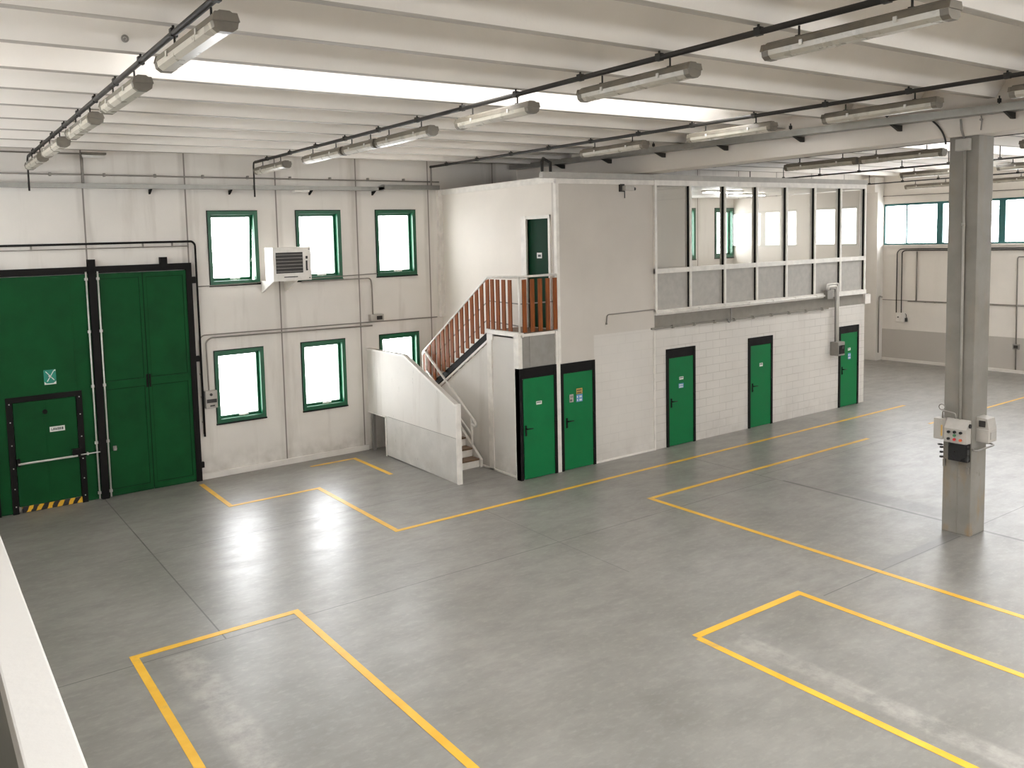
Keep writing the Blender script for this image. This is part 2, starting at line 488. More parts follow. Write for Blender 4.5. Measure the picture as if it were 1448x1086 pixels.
# ------------------------------------------------------------------ far wall windows
def far_window(x0, x1, z0, z1, label, open_=0.0, handle=True):
    n = thing(win_name(), label, 'window', ((x0 + x1) / 2, .1, z0), kind='structure')
    f = MB(); t = .07
    for (a, b, c, d) in ((x0 - .02, x0 + t, z0 - .02, z1 + .02), (x1 - t, x1 + .02, z0 - .02, z1 + .02), (x0 + t, x1 - t, z1 - t, z1 + .02), (x0 + t, x1 - t, z0 - .02, z0 + t)):
        f.box(a, b, -.02, .10, c, d)
    # lining of the reveal
    f.box(x0, x0 + .02, .1, .24, z0, z1); f.box(x1 - .02, x1, .1, .24, z0, z1); f.box(x0 + .02, x1 - .02, .1, .24, z1 - .02, z1); f.box(x0 + .02, x1 - .02, .1, .24, z0, z0 + .02)
    part(f, 'window_frame', M['win_green'], n)
    part(MB().box(x0 - .03, x1 + .03, -.035, 0, z0 - .045, z0 - .015).box(x0 - .02, x0 - .006, -.024, .0, z0, z1 + .02).box(x0 - .02, x1 + .02, -.024, 0, z1 + .006, z1 + .022), 'drip_edge', M['black'], n)
    def rot(mbx):
        if open_:
            bmesh.ops.rotate(mbx.bm, verts=mbx.bm.verts, cent=(0, .14, z1 - t), matrix=Matrix.Rotation(open_, 3, 'X'))
        return mbx
    s = MB(); w = .065; a0, a1, c0, c1 = x0 + t - .012, x1 - t + .012, z0 + t - .012, z1 - t + .012
    for (a, b, c, d) in ((a0, a0 + w, c0, c1), (a1 - w, a1, c0, c1), (a0 + w, a1 - w, c1 - w, c1), (a0 + w, a1 - w, c0, c0 + w)):
        s.box(a, b, .105, .16, c, d, .006)
    sash = part(rot(s), 'sash', M['win_green'], n)
    p = part(rot(MB().box(a0 + w, a1 - w, .128, .136, c0 + w, c1 - w)), 'pane', M['glass'], sash)
    if handle:
        xc = (x0 + x1) / 2 + .08
        h = MB().box(xc - .11, xc + .11, .07, .108, c0 + .02, c0 + .055, .006).box(xc - .03, xc + .03, .05, .1, c0 + .015, c0 + .065, .006)
        part(rot(h), 'handle', M['white'], sash, 'small white window catch')
    if open_:
        st = MB().tube([(a1 - w * .5, .15, z0 + .55), (a1 - w * .5, .36, z0 + .28)], .008)
        part(st, 'stay', M['steel'], n)
    portal(((x0 + x1) / 2, .27, (z0 + z1) / 2), (0, -1, 0), x1 - x0 - .2, z1 - z0 - .2)
names = ['upper green window beside the folding gate, tilted open', 'upper green window partly behind the air heater', 'upper green window nearest the office block']
for i, (a, b) in enumerate(WX):
    far_window(a, b, *ZU, names[i], open_=.10 if i == 0 else 0.0)
names = ['lower green window beside the grey switch box and gate', 'lower green window in the middle of the far wall', 'lower green window partly hidden by the staircase parapet']
for i, (a, b) in enumerate(WX):
    far_window(a, b, *ZL, names[i])
far_window(8.55, 9.69, *ZU, 'green window inside the glazed office, left one')
far_window(10.66, 11.58, *ZU, 'green window inside the glazed office, right one')

# right wall strip windows
def strip_window(y0, y1, label):
    n = thing(win_name(), label, 'window', (XR + .1, (y0 + y1) / 2, 4.37), kind='structure')
    f = MB(); z0, z1 = 4.37, 5.90
    f.box(XR + .02, XR + .12, y0, y1, z1 - .08, z1); f.box(XR + .02, XR + .12, y0, y1, z0, z0 + .06)
    k = max(1, round((y1 - y0) / 2.05)); st = (y1 - y0) / k
    for i in range(k + 1):
        yc = y0 + i * st; w = .05 if i in (0, k) else .10
        f.box(XR + .015, XR + .13, max(y0, yc - w), min(y1, yc + w), z0 + .06, z1 - .08)
    for i in range(k):
        yc = y1 - i * st - .82
        f.box(XR + .03, XR + .11, yc - .022, yc + .022, z0 + .06, z1 - .08)
    part(f, 'window_frame', M['win_teal'], n)
    part(MB().box(XR + .06, XR + .07, y0 + .02, y1 - .02, z0 + .03, z1 - .03), 'pane', M['glass'], n)
    part(MB().box(XR - .06, XR + .1, y0 - .02, y1 + .02, z0 - .05, z0), 'window_sill', M['white'], n)
    portal((XR + .27, (y0 + y1) / 2, (z0 + z1) / 2), (-1, 0, 0), z1 - z0 - .1, y1 - y0 - .1)
strip_window(*RW[0], 'high teal framed strip window seen behind the grey pillar')
for a, b in RW[1:]: strip_window(a, b, 'high teal framed strip window further along the right wall out of view')
for a, b in LW:
    n = thing(win_name(), 'high window added in the left wall out of view for daylight', 'window', (XL, (a + b) / 2, 4.75), kind='structure')
    f = MB()
    for c in range(4):
        yy = a + (b - a) * c / 3; f.box(XL - .16, XL - .06, max(a, yy - .04), min(b, yy + .04), 4.75, 6.0)
    f.box(XL - .16, XL - .06, a, b, 4.75, 4.83); f.box(XL - .16, XL - .06, a, b, 5.92, 6.0)
    part(f, 'window_frame', M['win_teal'], n)
    part(MB().box(XL - .115, XL - .105, a + .02, b - .02, 4.77, 5.98), 'pane', M['glass'], n)
    portal((XL - .26, (a + b) / 2, 5.375), (1, 0, 0), 1.2, b - a - .1)
for a, b in BWN:
    n = thing(win_name(), 'tall window added in the back wall out of view for daylight', 'window', ((a + b) / 2, YB, 3.6), kind='structure')
    f = MB()
    for c in range(5):
        xx = a + (b - a) * c / 4; f.box(max(a, xx - .04), min(b, xx + .04), YB - .16, YB - .06, 3.6, 5.6)
    f.box(a, b, YB - .16, YB - .06, 3.6, 3.68); f.box(a, b, YB - .16, YB - .06, 5.52, 5.6)
    part(f, 'window_frame', M['win_teal'], n)
    part(MB().box(a + .02, b - .02, YB - .115, YB - .105, 3.62, 5.58), 'pane', M['glass'], n)
    portal(((a + b) / 2, YB - .26, 4.6), (0, 1, 0), b - a - .1, 1.9)

# baseboards / kerbs
struct(MB().box(-6.44, -2.3, -.05, 0, 0, .13, .008), 'baseboard_far', M['wall'], 'low white kerb along the foot of the far wall', 'baseboard')
struct(MB().box(XR - .04, XR, -9, -.46, 0, .1), 'baseboard_right', M['wall'], 'low white kerb along the foot of the right wall', 'baseboard')
struct(MB().box(XR - .42, XR, -.45, 0, 0, 6.35).box(XR - .62, XR, -.45, 0, 6.35, 6.9), 'trim_corner', M['wall'], 'white corner pilaster between far wall and right wall', 'pilaster')
# main roof beam carried by the pillar
struct(MB().box(2.5, 3.1, YB, 0, 6.40, ZS + .02, .02), 'ceiling_beam', M['beamw'], 'long white concrete roof beam resting on the grey pillar', 'beam')

# ------------------------------------------------------------------ floor markings
W = .10; Z0, Z1 = 0.0005, .0035
def mark(segs, label):
    mb = MB()
    for x0, x1, y0, y1 in segs: mb.box(x0, x1, y0, y1, Z0, Z1)
    return tag(mb.build('floor_marking', M['yellow']), label, 'floor marking', kind='structure')
mark([(-9.62, -9.52, -17.5, -7.2), (-9.52, -7.46, -7.3, -7.2), (-7.46, -7.36, -17.5, -7.2)], 'yellow painted box outline on the floor nearest the white parapet')
mark([(-6.6, -6.5, -2.23, -.35), (-6.5, -4.72, -2.23, -2.14), (-4.72, -4.62, -5.40, -2.14), (-4.62, 12.0, -5.40, -5.31)], 'stepped yellow line running along in front of the green doors')
mark([(-3.02, -2.92, -2.25, -.5), (-4.1, -3.02, -.58, -.5)], 'short yellow line corner on the floor beside the staircase parapet')
mark([(.05, .15, -16.5, -6.74), (.15, 7.6, -6.83, -6.74)], 'yellow right-angle line on the floor left of the grey pillar')
mark([(-1.53, -1.43, -17, -10.85), (-3.64, -1.53, -10.95, -10.85), (-3.69, -3.59, -17, -10.95)], 'yellow painted U outline on the floor in front of the pillar')
mark([(10.2, 17.0, -6.94, -6.87)], 'far yellow floor line in the right bay behind the pillar')

# ------------------------------------------------------------------ folding gate
g = thing('folding_gate', 'tall dark green folding gate with black frame and wicket door', 'gate', (-8.44, 0, 0))
f = MB()
f.box(-10.62, -6.44, -.10, -.005, 4.58, 4.72)
f.box(-6.56, -6.44, -.10, -.005, 0, 4.58)
f.box(-8.51, -8.37, -.13, -.005, 0, 4.80)
f.box(-10.62, -10.34, -.10, -.005, 0, 4.58)
for xx in (-10.25, -8.44, -7.02):
    f.box(xx - .07, xx + .07, -.14, -.005, 4.70, 4.86)
f.box(-6.48, -6.36, -.09, -.005, 4.28, 4.42); f.box(-6.48, -6.36, -.09, -.005, 2.6, 2.72); f.box(-6.48, -6.38, -.09, -.005, .28, .4)
part(f, 'gate_frame', M['black'], g)
def leaf(x0, x1, rail_z, z0=.05):
    m = MB(); m.box(x0 + .006, x1 - .006, -.06, -.01, .012, 4.57)
    e = .07
    m.box(x0 + .006, x0 + e, -.075, -.06, z0, 4.57); m.box(x1 - e, x1 - .006, -.075, -.06, z0, 4.57)
    m.box(x0 + e, x1 - e, -.075, -.06, 4.47, 4.57); m.box(x0 + e, x1 - e, -.075, -.06, z0, z0 + .1)
    if rail_z:
        m.box(x0 + e, x1 - e, -.075, -.06, rail_z, rail_z + .16)
    return m
part(leaf(-7.46, -6.56, 2.22), 'gate_leaf', M['gate'], g)
part(leaf(-8.37, -7.46, 2.22), 'gate_leaf', M['gate'], g)
M['gate_line'] = simple('gate_seam_shade', rgb(10, 38, 20), .6, spec=.1)
for a, b in ((-7.46, -6.56), (-8.37, -7.46)):  # dark leaf joint, plus strips standing in for shading along the raised stiles
    m = MB()
    for zz in (.155, 2.21, 2.385, 4.465): m.box(a + .075, b - .075, -.0635, -.06, zz - .005, zz + .005)
    for xx in (a + .074, b - .074): m.box(xx - .004, xx + .004, -.0635, -.06, .15, 4.47)
    m.box(b - .008, b + .008, -.077, -.074, .05, 4.57)
    part(m, 'leaf_seam_shade', M['gate_line'], g)
# left leaf around the wicket door
m = MB()
m.box(-8.77, -8.515, -.06, -.01, .012, 2.27); m.box(-10.34, -10.14, -.06, -.01, .012, 2.27); m.box(-10.34, -8.515, -.06, -.01, 2.27, 4.57)
m.box(-8.59, -8.515, -.075, -.06, .05, 4.57); m.box(-10.34, -10.27, -.075, -.06, 2.3, 4.57); m.box(-10.27, -8.59, -.075, -.06, 4.47, 4.57); m.box(-8.86, -8.845, -.066, -.06, 2.27, 4.47)
part(m, 'gate_leaf', M['gate'], g)
wk = part(MB().box(-10.02, -8.89, -.075, -.02, .13, 2.16, .004).box(-9.46, -9.45, -.080, -.075, .13, 2.16), 'wicket_door', M['gate'], g, 'green personnel door inside the gate')
m = MB(); m.box(-10.14, -10.03, -.10, -.01, .0, 2.27); m.box(-8.88, -8.77, -.10, -.01, 0, 2.27); m.box(-10.03, -8.88, -.10, -.01, 2.17, 2.27)
part(m, 'wicket_frame', M['black'], wk)
m = MB(); m.cyl((-10.0, -.17, .985), (-8.93, -.17, .985), .02)
part(m, 'push_bar', M['steel'], wk)
part(MB().box(-10.02, -9.96, -.18, -.07, .94, 1.08, .01), 'push_bar_mount', M['black'], wk)
part(MB().box(-9.02, -8.87, -.18, -.07, .96, 1.12, .01), 'push_bar_mount', M['black'], wk)
m = MB(); m.cyl((-8.88, -.13, .985), (-8.5, -.13, .985), .012).box(-8.75, -8.72, -.15, -.06, .96, 1.01)
part(m, 'latch_rod', M['steel'], wk)
part(MB().box(-9.98, -8.86, -.085, -.075, .01, .125), 'hazard_strip', M['hazard'], wk, 'black and yellow hazard stripe')
part(MB().box(-9.395, -9.12, -.082, -.076, 1.515, 1.615), 'label_plate', M['paper'], wk, 'white label plate')
m = MB()
xx = -9.37
for w, h in ((.012, .05), (.02, .02), (.022, .05), (.02, .05), (.024, .045), (.02, .05), (.022, .05), (.02, .05), (.012, .05), (.03, .05)):
    m.box(xx, xx + w * .75, -.084, -.082, 1.54, 1.54 + h); xx += w * 1.15
part(m, 'plate_lettering', M['ink'], wk)
m = MB(); m.cyl((-9.46, -.105, 1.93), (-9.46, -.07, 1.93), .045)
part(m, 'door_knob', M['black'], wk)
part(MB().box(-9.52, -9.42, -.082, -.075, 1.70, 1.82), 'lock_plate', M['gate'], wk)
# bolts of the frame
for xx in (-10.08, -8.825):
    for zz in (.15, .5, .9, 1.35, 1.8, 2.15):
        part(MB().cyl((xx, -.108, zz), (xx, -.098, zz), .012, 8), 'frame_bolt', M['steel'], wk)
for xx in (-8.555, -8.335):
    m = MB().cyl((xx, -.115, .02), (xx, -.115, 4.62), .017)
    for zz in (.12, 1.15, 2.3, 3.4, 4.45): m.box(xx - .03, xx + .03, -.125, -.06, zz, zz + .05)
    part(m, 'lock_rod', M['steel'], g)
part(MB().box(-8.24, -8.17, -.10, -.06, .95, 1.05, .01).cyl((-8.2, -.12, 1.0), (-8.2, -.07, 1.0), .03), 'rod_handle', M['grey'], g)
m = MB(); m.box(-7.50, -7.47, -.10, -.06, 2.18, 2.45).box(-7.44, -7.41, -.10, -.06, 2.18, 2.45)
part(m, 'bolt', M['black'], g)
# green pictogram sign with crossing white strokes
sg = part(MB().box(-9.435, -9.215, -.068, -.061, 2.45, 2.74), 'sign_plate', M['sign_green'], g, 'small green sign with white crossed strokes')
m = MB()
def stroke(mb, a, b, w, y0, y1):
    a, b = Vector(a), Vector(b); d = (b - a).normalized(); n = Vector((-d.y, d.x)) * w
    mb.prism([tuple(a + n), tuple(b + n), tuple(b - n), tuple(a - n)], 'y', y0, y1)
stroke(m, (-9.40, 2.71), (-9.25, 2.53), .007, -.071, -.068); stroke(m, (-9.25, 2.72), (-9.38, 2.51), .007, -.071, -.068)
stroke(m, (-9.35, 2.62), (-9.29, 2.58), .010, -.071, -.068)
m.box(-9.43, -9.22, -.071, -.068, 2.452, 2.472); m.prism([(-9.43, 2.472), (-9.39, 2.472), (-9.43, 2.51)], 'y', -.071, -.068); m.prism([(-9.22, 2.472), (-9.22, 2.51), (-9.27, 2.472)], 'y', -.071, -.068)
m.box(-9.245, -9.222, -.071, -.068, 2.71, 2.735)
part(m, 'sign_strokes', M['paper'], sg)

# black pipe around the gate
solo(MB().tube(round_path([(-11.0, -.07, 5.17), (-6.39, -.07, 5.17), (-6.33, -.07, 5.10), (-6.33, -.07, .95)], .05), .022), 'pipe', M['black'], 'black pipe over the gate turning down its right side', 'pipe')
m = MB().tube([(-11.0, -.045, 5.075), (-6.47, -.045, 5.075)], .012)
for xx in (-10.6, -9.5, -7.4, -6.8): m.box(xx - .015, xx + .015, -.045, -.004, 5.06, 5.15)
solo(m, 'conduit', M['pipe'], 'thin grey conduit just under the black pipe above the gate', 'conduit')

# ------------------------------------------------------------------ conduits and trays on the far wall
m = MB().tube([(-13, -.06, 6.55), (-.05, -.06, 6.50)], .016)
for k in range(12): m.box(-12.1 + k * 1.0, -12.06 + k * 1.0, -.08, -.004, 6.50, 6.57)
solo(m, 'conduit', M['pipe'], 'thin horizontal conduit high on the far wall', 'conduit')
t = thing('cable_tray', 'galvanised cable tray running along the far wall above the windows', 'cable tray', (-6, -.1, 6.3))
part(MB().prism([(-.17, 6.265), (-.05, 6.265), (-.05, 6.355), (-.06, 6.355), (-.06, 6.275), (-.16, 6.275), (-.16, 6.355), (-.17, 6.355)], 'x', -13, -1.72), 'tray', M['galv'], t)
part(MB().box(-1.72, -.1, -.17, -.05, 6.30, 6.41).prism([(-1.86, 6.265), (-1.7, 6.30), (-1.7, 6.41), (-1.86, 6.355)], 'y', -.17, -.05), 'raised_tray', M['galv'], t)
for xx in (-7.2, -5.5, -3.6, -1.95):
    part(MB().prism([(-.18, 6.258), (-.004, 6.258), (-.004, 6.16)], 'x', xx - .02, xx + .02), 'bracket', M['black'], t)
part(MB().box(-4.05, -3.68, -.2, -.02, 6.215, 6.262, .01), 'junction_box', M['white'], t)
m = MB().tube(round_path([(-6.335, -.02, 1.0), (-6.335, -.02, 3.06), (-6.25, -.03, 3.15), (-.2, -.03, 3.10)], .12), .013)
for zz in (1.25, 1.8, 2.3): m.box(-6.36, -6.31, -.035, -.004, zz, zz + .03)
solo(m, 'conduit', M['pipe'], 'upper grey conduit between the window rows, dropping beside the gate', 'conduit')
solo(MB().tube(round_path([(-6.20, -.09, 1.95), (-6.20, -.05, 3.0), (-6.09, -.05, 3.085), (-2.1, -.05, 3.03)], .12), .018), 'conduit', M['pipe'], 'lower grey conduit between the window rows, ending at the small switch box', 'conduit')
solo(MB().tube(round_path([(-3.9, -.05, 4.18), (-2.10, -.05, 4.18), (-2.07, -.05, 4.0), (-2.07, -.05, 3.30)], .14), .016), 'conduit', M['pipe'], 'conduit from the air heater bending down to the small switch box', 'conduit')
solo(MB().tube([(-6.3, -.03, 4.2), (-4.97, -.03, 4.215)], .012).tube([(-4.95, -.025, 4.22), (-1.9, -.025, 4.28)], .010), 'conduit', M['pipe'], 'thin cable along the wall just under the upper windows', 'cable')
def wallbox(x0, x1, z0, z1, label, dark):
    t = thing('switch_box', label, 'switch box', ((x0 + x1) / 2, 0, z0))
    part(MB().box(x0, x1, -.13, 0, z0, z1, .012), 'casing', M['box'], t)
    part(MB().box(x0 + dark[0], x0 + dark[1], -.14, -.128, z0 + dark[2], z0 + dark[3], .004), 'switch_panel', M['dark'], t)
    return t
t = wallbox(-6.29, -6.03, 1.56, 1.94, 'grey wall switch box between the gate and the lower window', (.02, .24, .12, .20))
part(MB().cyl((-6.17, -.15, 1.86), (-6.17, -.12, 1.86), .03), 'knob', M['dark'], t)
part(MB().box(-6.2, -6.1, -.145, -.128, 1.60, 1.63), 'switch', M['dark'], t)
wallbox(-2.17, -1.81, 3.14, 3.30, 'small grey switch box with black window above the staircase parapet', (.16, .31, .03, .12))
for i, xx in enumerate((-8.49, -.31)):
    solo(MB().tube([(xx, -.105, 6.9), (xx, -.105, 6.415 if i else 6.36)], .02), 'conduit', M['pipe'], ['vertical conduit from ceiling to the wall tray above the gate', 'vertical conduit from ceiling to the tray near the office corner'][i], 'conduit')

# small lamp on the wall top with pipe
solo(MB().tube([(-13, -.42, 6.902), (-8.57, -.42, 6.902)], .016), 'conduit', M['pipe'], 'conduit under the ceiling leading to the small wall lamp', 'conduit')
t = thing('ceiling_tube_lamp', 'small tube lamp under the ceiling above the gate', 'lamp', (-8.33, -.4, 6.86))
part(MB().box(-8.56, -8.1, -.47, -.37, 6.89, 6.93, .008), 'housing', M['lampbody'], t)
part(MB().cyl((-8.54, -.42, 6.86), (-8.12, -.42, 6.86), .028), 'tube', M['tube'], t)

# ------------------------------------------------------------------ air heater on brackets
t = thing('wall_mounted_heater', 'boxy white air heater on wall brackets between the upper windows', 'heater', (-4.4, -.5, 4.25))
part(MB().box(-4.865, -3.965, -.75, -.29, 4.25, 4.985, .012), 'casing', M['white'], t)
part(MB().box(-4.80, -4.17, -.758, -.748, 4.42, 4.87), 'grille_recess', M['dark'], t)
m = MB()
for k in range(6): m.box(-4.80, -4.17, -.768, -.756, 4.45 + k * .073, 4.462 + k * .073)
part(m, 'grille', M['grey'], t)
part(MB().box(-4.10, -4.05, -.758, -.748, 4.72, 4.78, .004).box(-4.10, -4.06, -.758, -.748, 4.46, 4.68, .004), 'control_panel', M['dark'], t)
part(MB().cyl((-4.08, -.775, 4.48), (-4.08, -.75, 4.48), .02), 'knob', M['dark'], t)
part(MB().box(-4.62, -4.3, -.757, -.748, 4.325, 4.345), 'slot', M['dark'], t)
for zz in (4.29, 4.92): part(MB().box(-4.03, -4.0, -.757, -.748, zz, zz + .02), 'screw', M['dark'], t)
for xx in (-4.87, -4.32):
    part(MB().prism([(-.74, 4.25), (-.004, 4.25), (-.004, 3.985), (-.05, 3.985)], 'x', xx, xx + .03).box(xx + .03, xx + .09, -.02, -.004, 3.98, 4.25), 'bracket', M['white'], t)

# ------------------------------------------------------------------ office block
def officewall(name, mb, mat, label): return struct(mb, name, mat, label, 'wall')
DB = (0.03, 1.03, 0, 2.33); DC = (3.32, 4.33, 0, 2.33); DD = (6.36, 7.35, 0, 2.325); DE = (10.37, 11.35, 0, 2.29)
T = .14
officewall('wall_office_block', wall_holes('y', YF, T, 1.03, 11.66, 0, 2.86, [DC, DD, DE]), M['office_low'], 'white painted block wall of the office with green doors')
officewall('wall_office_front', wall_holes('y', YF, T, 0, 2.945, 2.86, 6.25, []), M['office_up'], 'plain beige upper front wall of the office')
officewall('wall_office_corner', MB().box(0, 1.03, YF, YF + T, 2.33, 2.86).box(0, .03, YF, YF + T, 0, 2.33), M['office_up'], 'beige wall strip over the door with stickers at the office corner')
officewall('wall_office_end', wall_holes('x', 0, .12, YF + T, 0, 0, 6.25, [(-4.15, -3.42, 3.06, 5.43)]), M['office_end'], 'white end wall of the office above the stairs')
officewall('wall_office_side', MB().box(11.59, 11.66, YF + T, 0, 0, 6.10), M['office_end'], 'white right end wall of the office')
struct(MB().box(.12, 11.55, YF + T, 0, 2.9, 3.06), 'floor_office', M['greyp'], 'upper floor slab inside the glazed office', 'floor')
struct(MB().box(.12, 11.55, YF + T, 0, 6.13, 6.25), 'ceiling_office', M['white'], 'flat white ceiling of the glazed office', 'ceiling')
struct(MB().box(2.5, 2.6, YF + T, 0, 3.06, 6.13).box(2.6, 4.66, -3.95, -3.88, 3.06, 6.13), 'wall_partition', M['office_end'], 'white partition behind the first office pane', 'wall')
# trims
m = MB().box(-.03, .05, YF - .03, YF + .05, 2.36, 6.18)
struct(m, 'trim_1', M['trimw'], 'white corner trim running up the front edge of the office', 'trim')
struct(MB().box(-.03, 2.93, YF - .035, YF, 6.14, 6.245).box(-.035, 0, YF, -.02, 6.17, 6.30), 'trim_2', M['trimw'], 'white top trim along the office end and front wall', 'trim')
struct(MB().box(-.39, 11.66, YF - .05, YF + .06, 6.25, 6.375), 'trim_3', M['greyp'], 'grey metal flashing along the office roof edge', 'trim')
struct(MB().box(-.11, .0, -.12, 0, 3.1, 6.3), 'trim_4', M['trimw'], 'white vertical trim where the office end meets the far wall', 'trim')
struct(MB().box(2.90, 2.945, YF - .02, YF, 0, 2.86).box(1.03, 2.9, YF - .015, YF, 0, .04), 'trim_5', M['trimw'], 'thin white vertical strip splitting the lower office wall', 'trim')
struct(MB().box(2.945, 11.66, YF + .02, 0, 6.245, 6.255).box(.12, 2.945, YF + T, 0, 6.25, 6.26), 'ceiling_office_roof', M['grey'], 'flat grey roof of the office block', 'roof')

# glazing
n = thing(win_name(), 'long office window wall with white frame, clear panes above grey panels', 'window', (7.2, YF, 3.2), kind='structure')
mull = [2.955, 4.14, 5.40, 6.655, 7.885, 9.135, 10.345, 11.555]
zb, zm0, zm1, zt = 3.24, 4.09, 4.26, 6.13
m = MB()
for i, xx in enumerate(mull):
    m.box(xx - .035, xx + .035, YF - .06, YF + .08, zb, zt, .004)
m.box(2.92, 11.59, YF - .055, YF + .08, zt, 6.25); m.box(2.92, 11.59, YF - .055, YF + .08, zm0 + .03, zm1 - .03); m.box(2.92, 11.59, YF - .085, YF + .08, 3.16, zb + .04)
part(m, 'window_frame', M['white'], n)
for a, b in zip(mull, mull[1:]):
    part(MB().box(a + .03, b - .03, YF + .02, YF + .028, zm1 - .04, zt + .01), 'pane', M['office_glass'], n)
    part(MB().box(a + .03, b - .03, YF + .01, YF + .04, zb, zm0 + .04), 'spandrel_panel', M['greyp'], n)
    part(MB().box(b - .044, b - .034, YF - .035, YF + .02, zm1 - .03, zt).box(b - .042, b - .034, YF - .03, YF + .02, zb + .04, zm0 + .03), 'mullion_shade', M['black'], n)  # black strips stand in for the shaded sides of the mullions
# office ceiling lamps, switched on
def emit(name, col, st):
    m = bpy.data.materials.new(name); t = NT(m); t.b.inputs['Base Color'].default_value = col
    t.b.inputs['Emission Color'].default_value = col; t.b.inputs['Emission Strength'].default_value = st
    return m
M['lit'] = emit('lit_tube', (1, .97, .93, 1), 16.0)
for i, (xa, ya, lab) in enumerate(((6.9, -3.2, 'lit ceiling lamp in the office behind the third pane'), (6.0, -1.6, 'lit ceiling lamp in the office nearest its back wall on the left'), (9.3, -2.2, 'lit ceiling lamp in the office behind the sixth pane'))):
    t = thing('ceiling_lamp', lab, 'lamp', (xa, ya, 6.07), 'office ceiling lamps')
    part(MB().box(xa - .75, xa + .75, ya - .09, ya + .09, 6.085, 6.13, .006), 'housing', M['white'], t)
    part(MB().box(xa - .72, xa + .72, ya - .07, ya + .07, 6.06, 6.085), 'diffuser', M['lit'], t, 'glowing lamp diffuser')
# beam under glazing
struct(MB().box(2.945, 11.86, YF + .015, YF + .13, 2.86, 3.16), 'trim_6', M['beam_grey'], 'dark grey lintel beam under the office windows', 'beam')
struct(MB().box(11.6, 11.88, YF - .05, YF + .1, 2.86, 3.13), 'trim_7', M['trimw'], 'white end block of the lintel beam at the office right corner', 'trim')
m = MB().box(2.82, 9.8, YF - .05, YF - .0, 2.835, 2.875)
for k in range(9): m.box(3.5 + k * .75, 3.56 + k * .75, YF - .06, YF, 2.82, 2.89)
solo(m, 'cable_duct', M['beam_grey'], 'thin dark duct along the bottom of the grey lintel beam', 'duct')
m = MB().tube([(2.95, YF - .11, 3.22), (9.5, YF - .11, 3.22)], .03)
for k in range(7): m.box(3.4 + k * .95, 3.43 + k * .95, YF - .14, YF - .08, 3.19, 3.26)
solo(m, 'conduit', M['white'], 'white conduit along the office window sill', 'conduit')
solo(MB().tube(round_path([(5.57, YF - .09, 3.15), (5.57, YF - .09, 2.84), (5.48, YF - .09, 2.80), (5.46, YF - .08, 2.9)], .05), .018), 'hanging_pipe', M['grey'], 'short bent grey pipe hanging below the office windows', 'pipe')
t = thing('junction_box', 'dark junction box at the end of the white sill conduit', 'junction box', (9.62, YF - .1, 3.2))
part(MB().box(9.5, 9.76, YF - .2, YF - .085, 3.13, 3.36, .01), 'casing', M['grey'], t)
for i, rr in enumerate((.018, .026, .022)):
    xs, xd, zt_ = 9.73 - .07 * i, 9.99 + .075 * i, 3.40 + .065 * i
    solo(MB().tube(round_path([(xs, YF - .125, 3.365), (xs, YF - .125, zt_), (xd, YF - .125, zt_), (xd, YF - .125, 1.915)], .09), rr), 'cable', M['grey'] if i == 0 else M['white'],
         ['left grey cable dropping to the switch box beside the far door', 'middle white cable dropping to the switch box beside the far door', 'right white cable dropping to the switch box beside the far door'][i], 'cable')
t = thing('switch_box', 'grey switch box with black front beside the farthest green office door', 'switch box', (10.1, YF, 1.5))
part(MB().box(9.96, 10.28, YF - .24, YF, 1.53, 1.91, .012), 'casing', M['grey'], t)
part(MB().box(10.0, 10.25, YF - .255, YF - .238, 1.58, 1.82, .005), 'switch_panel', M['screen'], t)
solo(MB().tube(round_path([(2.93, YF - .02, 3.30), (1.42, YF - .02, 3.285), (1.40, YF - .02, 3.1)], .06), .014).cyl((1.40, YF - .02, 3.11), (1.40, YF - .02, 3.07), .022), 'conduit', M['pipe'], 'small conduit bending down on the beige office front', 'conduit')
# camera-like spotlight under the trim
t = thing('wall_mounted_camera', 'small grey camera on a bracket under the office roof edge', 'camera', (2.0, YF, 6.0))
part(MB().box(1.84, 1.98, YF - .04, YF, 5.98, 6.15), 'bracket', M['dark'], t)
part(MB().box(1.9, 2.18, YF - .14, YF - .04, 6.0, 6.11, .01), 'body', M['box'], t)
part(MB().cyl((2.18, YF - .09, 6.05), (2.25, YF - .09, 6.04), .035), 'lens', M['dark'], t)
part(MB().tube([(1.99, YF - .03, 6.0), (1.99, YF - .03, 5.84)], .01), 'cable', M['dark'], t)
solo(MB().tube([(-.30, -4.3, 6.36), (-.30, -4.3, 6.6), (-.1, -4.1, 6.68), (.1, -4.1, 6.6), (.1, -4.1, 6.27)], .03), 'pipe', M['rail'], 'dark bent pipe stub on the office roof corner', 'pipe')

